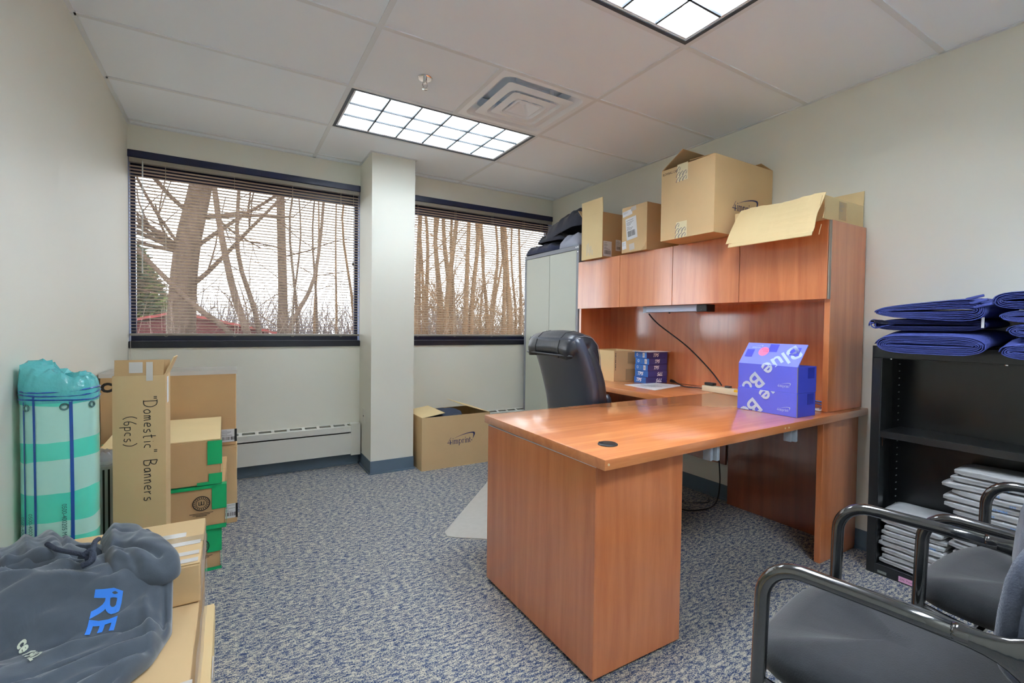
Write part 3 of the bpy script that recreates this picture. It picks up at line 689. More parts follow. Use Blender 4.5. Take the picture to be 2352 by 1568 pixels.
for uu in (-0.52, 0.52):
    m = MB(); m.tube([(uu*0.264, y1+yy*1.008-0.012*uu*uu, z1+zz*1.008-0.018*uu*uu) for yy, zz in sec[0:7]], 0.0022, 5); m.build('seam', mat('seam_black', (10, 10, 12), 0.6), hr)
for s in (-1, 1):
    m = MB(); m.tube([(s*0.2648, y1+yy*0.84-0.012, z1+zz*0.84-0.018) for yy, zz in sec[2:11]], 0.0016, 5); m.build('stitching', STI, hr)
    m = MB(); m.tube([(s*(wid(v)*0.985), back_at(v)[0]-0.012, back_at(v)[1]) for v in [k/14 for k in range(15)]], 0.004, 6); m.build('piping', LEA, o, True)
    m = MB(); m.tube([(s*(wid(v)*0.905), back_at(v)[0]+0.046, back_at(v)[1]) for v in [0.1+k/16 for k in range(13)]], 0.0016, 5); m.build('stitching', STI, o)
m = MB(); m.tube([((-1+2*k/16)*0.27, y1-0.085-0.010*(1-(-1+2*k/16)**2), z1-0.075) for k in range(17)], 0.006, 6); m.build('piping', LEA, o, True)
m = MB(); m.box((0, 0.03, 0.475), (0.53, 0.52, 0.11), 0.045, seg=3); m.build('seat', LEA, o, True)
m = MB(); m.box((0, 0.03, 0.41), (0.44, 0.42, 0.03), 0.01); m.build('seat_pan', BLACKP, o)
for s in (-1, 1):
    m = MB(); m.tube(smoothpath([(s*0.25, 0.10, 0.41), (s*0.315, 0.12, 0.45), (s*0.315, 0.15, 0.60), (s*0.31, 0.10, 0.655), (s*0.31, -0.10, 0.645), (s*0.29, -0.22, 0.58)], 6), 0.018, 8); a = m.build('armrest', BLACKP, o, True)
    m = MB(); m.box((s*0.31, 0.02, 0.668), (0.06, 0.22, 0.03), 0.013, seg=2); m.build('arm_pad', LEA, a, True)
m = MB(); m.tube([(0, 0, 0.10), (0, 0, 0.40)], [0.028, 0.022], 12); m.build('gas_lift', BLACKP, o, 'auto')
for k in range(5):
    a = 2*pi*k/5+0.3; dx, dy = cos(a), sin(a)
    m = MB(); m.tube([(0, 0, 0.115), (dx*0.15, dy*0.15, 0.105), (dx*0.30, dy*0.30, 0.075)], [0.032, 0.024, 0.016], 8); l_ = m.build('base_leg', BLACKP, o, 'auto')
    m = MB(); m.tube([(dx*0.29-dy*0.022, dy*0.29+dx*0.022, 0.028), (dx*0.29+dy*0.022, dy*0.29-dx*0.022, 0.028)], 0.028, 12); m.build('caster', BLACKP, l_)

# ---------------------------------------------------------------- guest chairs (local: face +y)
SEATF = mat('charcoal_fabric', (34, 36, 40), 0.9, spec=0.2, var=0.1, vscale=60, bump=0.12, bscale=350, sheen=0.3)
BACKF = mat('slate_fabric', (82, 88, 104), 0.92, spec=0.15, var=0.08, vscale=80, bump=0.2, bscale=300, sheen=0.4)
GLOSS = mat('gloss_black', (22, 24, 26), 0.2, spec=0.6, coat=1.0, coat_r=0.05, coat_ior=1.8)
def guest_chair(label, loc, rz):
    o = thing('guest_chair', label, 'chair', loc, rz, 'black tube-framed guest chairs')
    for s in (-1, 1):
        x = s*0.255; R = 0.075; zt = 0.660
        pts = [(x*1.03, 0.215, 0.0), (x*1.01, 0.215, 0.35), (x, 0.210, zt-R)]
        pts += [(x, 0.210-R+R*cos(a), zt-R+R*sin(a)) for a in [pi/2*k/8 for k in range(1, 9)]]
        pts += [(x, 0.0, zt-0.002), (x, -0.105, zt-0.006)]
        m = MB(); m.tube(pts, 0.0148, 14); m.build('arm_tube', GLOSS, o, True)
        m = MB(); m.tube([(x*1.03, 0.215, 0.0), (x*1.03, 0.215, 0.012)], 0.017, 12); m.build('glide', BLACKP, o)
        # flared yoke joining the arm, the back upright and the rear leg
        top = smoothpath([(x, -0.085, zt+0.0105), (x, -0.15, zt+0.016), (x*0.97, -0.215, zt+0.06), (x*0.95, -0.25, zt+0.10), (x*0.93, -0.268, zt+0.13)], 5)
        bot = smoothpath([(x, -0.085, zt-0.0195), (x, -0.150, zt-0.036), (x*0.98, -0.200, zt-0.11), (x*0.985, -0.225, zt-0.24), (x*0.99, -0.255, zt-0.36)], 5)
        m = MB(); A = []; N = len(top)
        for k in range(N):
            a, b_ = top[k], bot[k]; c = (a+b_)/2; h_ = (a-b_)/2; t_k = min(1, k/4); th = 0.0150-0.004*t_k
            row = []
            for q_ in range(16):
                an = 2*pi*q_/16; sn = sin(an); sn = math.copysign(abs(sn)**(1-0.35*t_k), sn)
                row.append(c+h_*sn+Vector((th*cos(an), 0, 0)))
            row.append(row[0]); A.append(row)
        m.grid(A); m.b.faces.new([m.b.verts.new(p) for p in A[0][:-1]]); m.b.faces.new([m.b.verts.new(p) for p in A[-1][:-1]])
        m.build('side_yoke', GLOSS, o, True, weld=0.0003)
        m = MB(); m.tube([(x*0.985, -0.225, 0.42), (x*0.99, -0.255, 0.25), (x*1.03, -0.275, 0.0)], 0.0145, 12); m.build('rear_leg', GLOSS, o, True)
        m = MB(); m.tube(smoothpath([(x*1.0, 0.208, 0.405), (x*0.93, 0.12, 0.385), (x*0.88, 0.0, 0.375), (x*0.90, -0.12, 0.385), (x*0.98, -0.232, 0.40)], 6), 0.011, 10); m.build('seat_rail', GLOSS, o, True)
    m = MB(); m.tube([(-0.25, 0.10, 0.385), (0.25, 0.10, 0.385)], 0.010, 10); m.build('cross_rail', GLOSS, o)
    # seat pad: rounded outline with domed top
    m = MB(); A = []
    def ring_pts(k, z):
        out = []
        for i in range(36):
            a = 2*pi*i/36; c_, s_ = cos(a), sin(a)
            xx = math.copysign(abs(c_)**0.55, c_); yy = math.copysign(abs(s_)**0.55, s_)
            wx = 0.238+0.014*yy
            out.append((xx*wx*k, 0.025+yy*0.245*k, z-(0.018 if yy > 0.8 else 0)*max(0, yy-0.8)*5))
        out.append(out[0]); return out
    for k, z in ((0.90, 0.398), (0.98, 0.405), (1.0, 0.425), (0.985, 0.448), (0.93, 0.462), (0.75, 0.470), (0.45, 0.473), (0.12, 0.474)): A.append(ring_pts(k, z))
    m.grid(A); m.b.faces.new([m.b.verts.new(p) for p in A[-1][:-1]]); m.b.faces.new([m.b.verts.new(p) for p in A[0][:-1]])
    m.build('seat', SEATF, o, True, weld=0.0005)
    # back pad
    m = MB(); A = []
    for k, dd in ((0.90, -0.022), (0.99, -0.012), (1.0, 0.006), (0.97, 0.022), (0.85, 0.034), (0.55, 0.040), (0.15, 0.042)):
        row = []
        for i in range(40):
            a = 2*pi*i/40; c_, s_ = cos(a), sin(a)
            xx = math.copysign(abs(c_)**0.6, c_)*0.232*k; zz = math.copysign(abs(s_)**0.6, s_)*0.165*k
            row.append((xx, -0.262-0.10*zz+2.1*xx*xx+dd, 0.70+zz))
        row.append(row[0]); A.append(row)
    m.grid(A); m.b.faces.new([m.b.verts.new(p) for p in A[-1][:-1]])
    m.build('backrest', BACKF, o, True, weld=0.0005)
    m = MB(); A = []
    for k, dd in ((1.0, -0.014), (0.97, -0.028), (0.6, -0.034), (0.1, -0.035)):
        row = []
        for i in range(40):
            a = 2*pi*i/40; c_, s_ = cos(a), sin(a)
            xx = math.copysign(abs(c_)**0.6, c_)*0.236*k; zz = math.copysign(abs(s_)**0.6, s_)*0.17*k
            row.append((xx, -0.262-0.10*zz+2.1*xx*xx+dd, 0.70+zz))
        row.append(row[0]); A.append(row)
    m.grid(A); m.b.faces.new([m.b.verts.new(p) for p in A[-1][:-1]])
    m.build('back_cover', BACKF, o, True, weld=0.0005)
    return o
guest_chair('black tube-framed guest chair standing in front of the desk pedestal', (1.236, 0.410, 0), radians(10))
guest_chair('black tube-framed guest chair standing beside the black bookcase', (1.837, 0.306, 0), radians(0.5))
# ---------------------------------------------------------------- cartons
FT = 0.004
def flap(o, side, w, d, h, length, ang, mtl, name='flap', inset=0.0, taper=0.0, edge=True):
    # hinge on the top edge of one side; ang from straight up, positive outward
    out = {'+x': Vector((1, 0, 0)), '-x': Vector((-1, 0, 0)), '+y': Vector((0, 1, 0)), '-y': Vector((0, -1, 0))}[side]
    al = Vector((-out.y, out.x, 0)); hl = (d if side[1] == 'x' else w)/2-inset
    c = Vector((out.x*(w/2-FT/2), out.y*(d/2-FT/2), h))
    dr = Vector((0, 0, 1))*cos(radians(ang))+out*sin(radians(ang)); nr = al.cross(dr)
    P = [c-al*hl, c+al*hl, c+al*(hl-taper)+dr*length, c-al*(hl-taper)+dr*length]
    m = MB(); a = [m.b.verts.new(p+nr*FT/2) for p in P]; b_ = [m.b.verts.new(p-nr*FT/2) for p in P]
    m.b.faces.new(a); m.b.faces.new(b_[::-1])
    for k in range(4): m.b.faces.new((a[k], a[(k+1) % 4], b_[(k+1) % 4], b_[k]))
    return m.build(name, mtl, o)
def carton(name, label, cat, x0, x1, y0, y1, z0, h, mtl=None, rz=0.0, open_=False, flaps=(), seam='x', dent=0.0, group=None, tape=True):
    mtl = mtl or KRAFT
    w, d = x1-x0, y1-y0
    o = thing(name, label, cat, ((x0+x1)/2, (y0+y1)/2, z0), rz, group)
    m = MB()
    if open_:
        m.bx(-w/2, w/2, -d/2, -d/2+FT, 0, h); m.bx(-w/2, w/2, d/2-FT, d/2, 0, h); m.bx(-w/2, -w/2+FT, -d/2+FT, d/2-FT, 0, h); m.bx(w/2-FT, w/2, -d/2+FT, d/2-FT, 0, h); m.bx(-w/2+FT, w/2-FT, -d/2+FT, d/2-FT, 0, FT)
    else:
        t = bmesh.new(); bmesh.ops.create_cube(t, size=1.0); bmesh.ops.scale(t, vec=(w, d, h-FT), verts=t.verts)
        bmesh.ops.bevel(t, geom=t.edges[:], offset=0.004, segments=2, profile=0.5, affect='EDGES')
        if dent:
            bmesh.ops.subdivide_edges(t, edges=[e for e in t.edges if e.calc_length() > 0.05], cuts=7, use_grid_fill=True)
            for v in t.verts:
                n_ = noise.noise_vector(Vector(v.co)*7+Vector((x0*9, y0*5, z0*3)))*dent; v.co += n_
        t.transform(Matrix.Translation((0, 0, (h-FT)/2))); m.add(t)
    bd = m.build('body', mtl, o)
    if not open_:
        if seam == 'x': hs = ((-w/2, w/2, -d/2, -0.0012), (-w/2, w/2, 0.0012, d/2))
        else: hs = ((-w/2, -0.0012, -d/2, d/2), (0.0012, w/2, -d/2, d/2))
        for q in hs:
            m = MB(); m.bx(q[0]+0.001, q[1]-0.001, q[2]+0.001, q[3]-0.001, h-FT, h, 0.0012); m.build('top_flap', mtl, o)
        if tape:
            m = MB()
            if seam == 'x': m.bx(-w/2-0.0006, w/2+0.0006, -0.026, 0.026, h, h+0.0006); m.bx(-w/2-0.0008, -w/2, -0.026, 0.026, h-0.06, h); m.bx(w/2, w/2+0.0008, -0.026, 0.026, h-0.06, h)
            else: m.bx(-0.026, 0.026, -d/2-0.0006, d/2+0.0006, h, h+0.0006); m.bx(-0.026, 0.026, -d/2-0.0008, -d/2, h-0.06, h); m.bx(-0.026, 0.026, d/2, d/2+0.0008, h-0.06, h)
            m.build('tape', TAPE, o)
    for f in flaps: flap(o, *f[:1], w, d, h, *f[1:2], f[2], f[3] if len(f) > 3 else mtl, **(f[4] if len(f) > 4 else {}))
    o['sz'] = 0; del o['sz']
    return o
def label_plate(o, org, xd, yd, wd, ht, bars=True, band=False, seed=1, name='shipping_label'):
    m = MB(); decal(m, org, xd, yd, 0, wd, 0, ht, 0.0008); p = m.build(name, PAPER, o)
    rnd = random.Random(seed); m = MB()
    k = 0; y = ht*0.88
    while y > ht*0.45:
        L_w = wd*(0.25+0.5*rnd.random()); decal(m, org, xd, yd, wd*0.08, wd*0.08+L_w, y, y+ht*0.02, 0.0012); y -= ht*(0.06 if k % 3 else 0.09); k += 1
    m.build('print', GREYPRINT, p)
    if bars:
        m = MB(); x = wd*0.15
        while x < wd*0.85:
            b_ = wd*(0.012+0.03*rnd.random()); decal(m, org, xd, yd, x, min(x+b_, wd*0.88), ht*0.14, ht*0.40, 0.0012); x += b_+wd*(0.012+0.025*rnd.random())
        m.build('barcode', INK, p)
    if band:
        m = MB(); decal(m, org, xd, yd, wd*0.86, wd, 0, ht, 0.0016); m.build('black_band', INK, p)
    return p
# open carton of folded jeans beside the pillar
o = carton('open_carton', 'brown carton holding dark folded clothing, beside the pillar', 'box', 1.272, 1.868, 3.548, 3.935, 0, 0.418, KRAFT, open_=True,
           flaps=(('-x', 0.19, -82, KRAFT_L), ('+x', 0.24, -72, KRAFT_L), ('+y', 0.12, 168, KRAFT)))
mark(o, (-0.085, -0.1935, 0.185), (1, 0, 0), (0, 0, 1), 0.20, INKB)
m = MB(); rnd = random.Random(3)
for cx in (0.06, 0.115):
    for k in range(9): decal(m, (-0.298, cx+0.07, 0.30-k*0.013), (0, -1, 0), (0, 0, 1), 0, 0.028+0.014*rnd.random(), 0, 0.006, 0.001)
m.build('stamped_print', INK, o)
# boxes standing on top of the hutch
HT = 1.676
o = carton('opened_carton', 'small pale carton with one raised flap on the hutch, beside the pile of clothes', 'box', 2.412, 2.735, 2.785, 3.035, HT, 0.342, KRAFT_D, open_=True,
           flaps=(('-x', 0.112, 3, KRAFT_L), ('+y', 0.085, 40, KRAFT), ('+x', 0.10, 170, KRAFT_D)))
m = MB(); m.bx(-0.1635, -0.1618, -0.1245, 0.1245, 0.001, 0.341); m.build('front_face', KRAFT_L, o)
label_plate(o, (-0.155, -0.1255, 0.01), (1, 0, 0), (0, 0, 1), 0.085, 0.115, seed=4); label_plate(o, (-0.03, -0.1255, 0.06), (1, 0, 0), (0, 0, 1), 0.055, 0.085, seed=5)
m = MB()
for k in range(5): decal(m, (-0.1637, 0.06-k*0.016, 0.03+0.02*(k % 2)), (0, -1, 0), (0, 0, 1), 0, 0.006, 0, 0.09-0.012*k)
m.build('torn_tape', GLINT, o)
o = carton('shipping_carton', 'brown carton with crooked white shipping labels on the hutch', 'box', 2.416, 2.74, 2.337, 2.578, HT, 0.325, KRAFT_D, seam='x', dent=0.004)
m = MB(); m.bx(-0.1638, -0.1622, -0.120, 0.120, 0.001, 0.322); m.build('front_face', KRAFT, o)
xd = Vector((0, -cos(0.12), sin(0.12))); yd = Vector((0, sin(0.12), cos(0.12)))
label_plate(o, (-0.1642, 0.068, 0.085), xd, yd, 0.105, 0.155, seed=6); label_plate(o, (-0.1642, 0.112, 0.255), xd, yd, 0.095, 0.038, bars=False, seed=7); label_plate(o, (-0.1642, 0.113, 0.025), xd, yd, 0.042, 0.055, bars=False, seed=8)
m = MB(); decal(m, (-0.1645, 0.03, 0.285), xd, yd, 0, 0.05, 0, 0.03); m.build('torn_tape', GLINT, o); m = MB(); decal(m, (-0.1645, 0.04, 0.012), xd, yd, 0, 0.05, 0, 0.045); m.build('torn_tape', GLINT, o)
o = carton('large_carton', 'large square brown carton with loose top flaps on the hutch', 'box', 2.268, 2.812, 1.700, 2.080, HT, 0.428, KRAFT, open_=True,
           flaps=(('+y', 0.18, -60, KRAFT_D), ('-y', 0.17, -86, KRAFT_D), ('+x', 0.12, -80, KRAFT_D)))
mark(o, (-0.115, -0.1905, 0.14), (1, 0, 0), (0, 0, 1), 0.20, INKB)
for zz, hh in ((0.335, 0.10), (0.004, 0.092)):
    m = MB(); decal(m, (-0.2722, 0.07, zz), (0, -1, 0), (0, 0, 1), 0, 0.078, 0, hh, 0.0008); tp = m.build('printed_tape', mat('cream_tape', (216, 204, 164), 0.35), o)
    m = MB()
    for k in range(7):
        u, v = (0.008+0.024*(k % 3), 0.008+0.03*(k//3)); f = frame((-0.2722, 0.07-u, zz+v), (0, -0.6, 0.8), (0, -0.8, -0.6))
        pts = [(0.02*cos(a)-0.0, 0.008*sin(a)) for a in [0.2+0.35*j for j in range(8)]]
        P = [Vector((x, y, 0)) for x, y in pts]
        fr = Matrix.Translation((-0.2734, 0.07-u, zz+v)) @ Matrix(((0, 0, -1), (-0.6, 0.8, 0), (0.8, 0.6, 0))).to_4x4()
        ribbon(m, fr, pts, 0.0032)
        ribbon(m, fr, [(0.0, -0.006), (0.02, -0.006)], 0.0022); ribbon(m, fr, [(0.0, -0.011), (0.014, -0.011)], 0.0018)
    m.build('print', INKB, tp)
text(o, 'handwriting', 'BLOWBALL CAPS', 0.020, (-0.2722, 0.180, 0.395), (0, -1, 0), (0, 0, 1), INK, sx=0.75)
o = carton('flattened_carton', 'long low pale carton with a front flap hanging over the hutch doors', 'box', 2.425, 2.812, 1.205, 1.680, HT, 0.112, KRAFT_L, open_=True, flaps=(('+x', 0.08, 5, KRAFT_L), ('-y', 0.11, -88, KRAFT_L)))
# hanging flap, ragged edge
m = MB(); a0 = Vector((-0.1935, 0.19, 0.118)); rnd = random.Random(9); T, B = [], []
for k in range(25):
    t = k/24; y = 0.200-0.445*t; j = rnd.uniform(-0.002, 0.002)
    T.append(Vector((-0.196, y, 0.122+0.004*sin(9*t)+j))); B.append(Vector((-0.300, y+0.018-0.010*t, -0.072-0.018*t+0.004*rnd.random())))
P = [[T[k].lerp(B[k], s/6)+Vector((-0.010*sin(pi*s/6), 0.006*noise.noise(Vector((k*0.4, s, 3))), 0)) for s in range(7)] for k in range(25)]
Q = [[p+Vector((0.004, 0, 0.002)) for p in r] for r in P]
m.grid(P); m.grid(Q); m.grid([[r[0] for r in P], [r[0] for r in Q]]); m.grid([[r[-1] for r in P], [r[-1] for r in Q]]); m.grid([P[0], Q[0]]); m.grid([P[-1], Q[-1]])
m.build('hanging_flap', KRAFT_L, o, weld=0.0003)
m = MB(); m.box((-0.302, -0.02, -0.083), (0.006, 0.44, 0.022), 0.002, ry=0.3); m.build('flap_lip', KRAFT_L, o)
for k, (y, z) in enumerate(((-0.246, 0.05), (-0.240, -0.03), (-0.252, 0.10))):
    m = MB(); m.poly([(-0.20-0.02*k, y, z), (-0.225-0.02*k, y-0.012, z-0.01), (-0.235-0.02*k, y-0.008, z-0.055), (-0.21-0.02*k, y+0.004, z-0.04)], 0.003); m.build('torn_tab', KRAFT, o)
label_plate(o, (-0.06, -0.238, 0.012), (1, 0, 0), (0, 0, 1), 0.075, 0.09, bars=False, seed=12, name='brown_tape') .data.materials[0] = TAPE
# carton and boxes on the return
o = carton('desk_carton', 'brown open carton on the return behind the office chair', 'box', 2.427, 2.70, 2.652, 2.93, DZ, 0.228, KRAFT_L, open_=True, flaps=(('+y', 0.1, 172, KRAFT_L),))
m = MB(); m.bx(-0.1355, 0.1355, -0.1405, -0.139, 0.001, 0.226); m.build('front_face', KRAFT, o)
m = MB()
for k in range(10): decal(m, (-0.126, -0.1412, 0.205-k*0.0135), (1, 0, 0), (0, 0, 1), 0, 0.007, 0, 0.007+0.002*(k % 3))
m.build('stamped_print', INK, o)
m = MB(); decal(m, (0.0, -0.1412, 0.13), (1, 0, 0), (0, 0, 1), 0, 0.13, 0, 0.085); decal(m, (-0.02, -0.1412, 0.004), (1, 0, 0), (0, 0, 1), 0, 0.13, 0, 0.085); m.build('tape', TAPE, o)
BLUE_A = mat('golf_blue', (52, 110, 190), 0.25, coat=0.4); BLUE_B = mat('golf_indigo', (52, 50, 112), 0.25, coat=0.4); WHITE = mat('print_white', (240, 242, 246), 0.5)
tp_labels = ['topmost of the stacked blue golf ball boxes, under a white sheet', 'second blue golf ball box from the top of its stack', 'middle blue golf ball box of the stack of five', 'second blue golf ball box from the bottom, with upside-down lettering', 'lowest blue golf ball box, resting on the return beside the carton']
for k in range(5):
    zi = 4-k; rz = radians((-3, 4, 1, 1, -4)[k])
    o = thing('golf_ball_box', tp_labels[k], 'box', (2.658+(-0.003, 0.002, -0.002, 0.002, -0.004)[k], 2.503, DZ+zi*0.0453), rz, 'blue golf ball boxes')
    m = MB(); m.bx(-0.102, 0.102, -0.063, 0.063, 0, 0.0445, 0.0012); m.build('body', BLUE_B, o)
    m = MB(); m.bx(-0.1028, -0.102, -0.0625, 0.0625, 0.0008, 0.0437); m.build('end_face', BLUE_A, o)
    dn = k >= 3
    if dn: text(o, 'lettering', 'TP5', 0.036, (0.055, -0.0635, 0.032), (-1, 0, 0), (0, 0, -1), WHITE, shear=0.35, offset=0.0012); text(o, 'lettering', 'TP5', 0.034, (-0.1032, 0.040, 0.012), (0, -1, 0), (0, 0, 1), WHITE, shear=0.35, offset=0.0012)
    else:
        text(o, 'lettering', 'TP5', 0.034, (-0.045, -0.0635, 0.011), (1, 0, 0), (0, 0, 1), WHITE, shear=0.35, offset=0.0012)
        m = MB(); decal(m, (-0.1032, -0.022, 0.006), (0, -1, 0), (0, 0, 1), 0, 0.022, 0, 0.033); m.build('barcode_label', PAPER, o)
        m = MB()
        for j in range(6): decal(m, (-0.1036, -0.0235-j*0.0032, 0.012), (0, -1, 0), (0, 0, 1), 0, 0.0014, 0, 0.020)
        for j in range(4): decal(m, (-0.1036, 0.012, 0.010+j*0.006), (0, -1, 0), (0, 0, 1), 0, 0.016, 0, 0.002)
        m.build('print', WHITE if False else GREYPRINT, o)
        m = MB(); m.tube([(-0.1034, 0.034+0.007*cos(a), 0.024+0.009*sin(a)) for a in [2*pi*j/12 for j in range(12)]], 0.0016, 4, closed=True); m.build('ball_icon', WHITE, o)
m = MB(); m.box((2.655, 2.500, DZ+5*0.0453+0.0015), (0.235, 0.160, 0.002), rz=0.06); tag(m.build('paper_sheet', PAPER), 'white sheet lying on the stacked blue golf ball boxes', 'paper')
m = MB(); m.poly([(2.349, 2.455, DZ+0.0035), (2.322, 2.150, DZ+0.0035), (2.690, 2.240, DZ+0.0035), (2.640, 2.432, DZ+0.0035)], 0.003)
pp = m.build('paper_document', PAPER); tag(pp, 'white printed papers lying on the return below the golf ball boxes', 'paper')
m = MB(); rnd = random.Random(5)
for k in range(9): decal(m, (2.36+0.028*k, 2.40-0.004*k, DZ+0.0036), (0.15, -1, 0), (1, 0.15, 0), 0.02, 0.05+0.12*rnd.random(), 0, 0.005)
decal(m, (2.44, 2.40, DZ+0.0036), (0.15, -1, 0), (1, 0.15, 0), 0.0, 0.12, 0, 0.012); m.build('print', GREYPRINT, pp)
# two blue mailer boxes on the desk
MAIL = mat('mailer_blue', (98, 106, 226), 0.5, spec=0.35); MAILD = mat('mailer_blue_deep', (62, 72, 196), 0.5); LTR = mat('mailer_print', (196, 214, 238), 0.55)
MX0, MY0, MY1, MD = 2.190, 1.183, 1.480, 0.155
def clip_text(parent, s, size, pos, ang, bounds, mapf, mtl):
    b = text_bm(s, size, 0.0, 0.002)
    d = Vector((cos(ang), sin(ang), 0)); u = Vector((-d.y, d.x, 0))
    b.transform(frame((pos[0], pos[1], 0), d, u))
    bmesh.ops.subdivide_edges(b, edges=b.edges[:], cuts=1)
    for co, no in (((bounds[0], 0, 0), (-1, 0, 0)), ((bounds[1], 0, 0), (1, 0, 0)), ((0, bounds[2], 0), (0, -1, 0)), ((0, bounds[3], 0), (0, 1, 0))):
        bmesh.ops.bisect_plane(b, geom=b.verts[:]+b.edges[:]+b.faces[:], plane_co=co, plane_no=no, clear_outer=True)
    for v in b.verts: v.co = mapf(v.co.x, v.co.y)
    m = MB(); m.add(b); return m.build('lettering', mtl, parent)
for kk in range(2):
    z0 = DZ if kk == 0 else DZ+0.1105; hh = 0.1095 if kk == 0 else 0.120
    o = thing('mailer_box', ['closed blue mailer box standing on the desk', 'blue mailer box with raised lid on top of another'][kk], 'box', (MX0+MD/2+(0.0 if kk == 0 else 0.004), (MY0+MY1)/2, z0), radians(0 if kk == 0 else -1.2), 'blue mailer boxes')
    w2, d2 = MD/2, (MY1-MY0)/2
    m = MB()
    if kk == 0: m.bx(-w2, w2, -d2, d2, 0, hh, 0.0015)
    else:
        m.bx(-w2, -w2+0.004, -d2, d2, 0, hh); m.bx(w2-0.004, w2, -d2, d2, 0, hh); m.bx(-w2+0.004, w2-0.004, d2-0.004, d2, 0, hh); m.bx(-w2+0.004, w2-0.004, -d2, -d2+0.004, 0, hh); m.bx(-w2+0.004, w2-0.004, -d2+0.004, d2-0.004, 0, 0.004)
    m.build('body', MAIL, o)
    m = MB(); m.bx(-w2+0.006, w2-0.001, -d2-0.0012, -d2, 0.001, hh-0.001); sp = m.build('end_face', MAILD, o)
    m = MB(); m.bx(-w2-0.0004, -w2+0.004, -d2-0.0016, -d2-0.0002, 0.002, hh-0.002); m.build('board_edge', mat('board_edge', (150, 140, 120), 0.8), o)
    m = MB(); decal(m, (0.005, -d2-0.0012, hh-0.055), (1, 0, 0), (0, 0, 1), 0, 0.055, 0, 0.05); m.build('tape_tab', mat('blue_tape', (50, 58, 170), 0.2), sp)
    W_ = 2*d2
    fm = lambda u, v: Vector((-w2-0.0012, d2-u, v))
    if kk == 0:
        clip_text(o, 'Blue Box', 0.108, (0.244, hh+0.116), radians(225), (0.002, W_-0.002, 0.002, hh-0.002), fm, LTR)
    else:
        Lh_ = 0.125; la = radians(36)
        lid = Vector((sin(la), 0, cos(la)))
        m = MB(); base0 = Vector((-w2, 0, hh))
        P = [base0+Vector((0, d2, 0)), base0+Vector((0, -d2, 0)), base0+Vector((0, -d2-0.004, 0))+lid*Lh_, base0+Vector((0, d2-0.004, 0))+lid*Lh_]
        m.poly(P, 0.004); ld = m.build('lid', mat('mailer_lid', (128, 136, 232), 0.45, spec=0.4), o)
        m = MB(); e0 = base0+lid*Lh_; m.poly([e0+Vector((0, d2-0.02, 0)), e0+Vector((0, -d2+0.0, 0)), e0+Vector((0.035, -d2+0.01, -0.012)), e0+Vector((0.035, d2-0.03, -0.012))], 0.003); m.build('lid_tuck', KEDGE, ld)
        nl = Vector((-cos(la), 0, sin(la)))
        def fm2(u, v):
            if v <= hh: return Vector((-w2-0.0012, d2-u, v))
            return base0+Vector((0, d2-u, 0))+lid*(v-hh)+nl*0.0012
        clip_text(o, 'Blue Box', 0.108, (0.252, hh+0.122), radians(225), (0.002, W_-0.002, 0.002, hh+Lh_-0.003), fm2, LTR)
        m = MB(); c = base0+Vector((0, d2-0.105, 0))+lid*0.075+nl*0.0014
        m.b.faces.new([m.b.verts.new(c+Vector((0, -1, 0))*0.026*cos(a)+lid*0.026*sin(a)) for a in [2*pi*j/24 for j in range(24)]]); dt = m.build('pink_sticker', mat('pink_sticker', (255, 128, 176), 0.5), ld)
        text(dt, 'lettering', 'Brand\nuniversal', 0.011, c+Vector((0, -0.022, 0))+lid*0.004+nl*0.001, (0, 1, 0), -lid, mat('red_ink', (214, 40, 90), 0.6), sx=0.9)
        mark(ld, base0+Vector((0, d2-0.035, 0))+lid*0.092+nl*0.001, Vector((0, -1, 0)), lid, 0.045, LTR)
        for (u, v, w_, h_) in ((0.015, 0.04, 0.04, 0.045), (0.125, 0.075, 0.045, 0.045), (0.235, 0.06, 0.045, 0.045)): m = MB(); decal(m, base0+Vector((0, d2-u, 0))+lid*v+nl*0.0006, (0, -1, 0), lid, 0, w_, 0, h_); m.build('tape_patch', mat('blue_tape_l', (84, 88, 206), 0.15), ld)
    mark(o, (-w2-0.0004, d2-0.205, 0.022), (0, -1, 0), (0, 0, 1), 0.052, LTR)
# small items behind the mailers
NETB = mat('network_blue', (44, 84, 170), 0.45)
m = MB(); m.tube(smoothpath([(2.49, 1.232, DZ+0.005), (2.55, 1.26, DZ+0.005), (2.66, 1.30, DZ+0.005), (2.76, 1.50, DZ+0.005), (2.775, 1.75, DZ+0.006)], 6), 0.0035, 6); tag(m.build('network_cable', NETB), 'blue network cable lying on the desk behind the mailer boxes', 'cable')
m = MB(); m.tube(smoothpath([(2.70, 1.225, DZ+0.006), (2.72, 1.27, DZ+0.008), (2.74, 1.40, DZ+0.012), (2.70, 1.62, DZ+0.006)], 6), 0.0045, 6); tag(m.build('network_cable', NETB), 'blue network cable running along the hutch back panel', 'cable')
for k in range(2):
    m = MB(); m.box((2.492+0.014*k, 1.236+0.028*k, DZ+0.004+0.0*k), (0.035, 0.055, 0.006), 0.0025, rz=0.3+0.6*k, seg=2)
    tag(m.build('cable_tag', WHITE), ['white plastic tag lying against the hutch end panel', 'white plastic tag lying beside the blue network cable'][k], 'tag', 'white plastic tags')
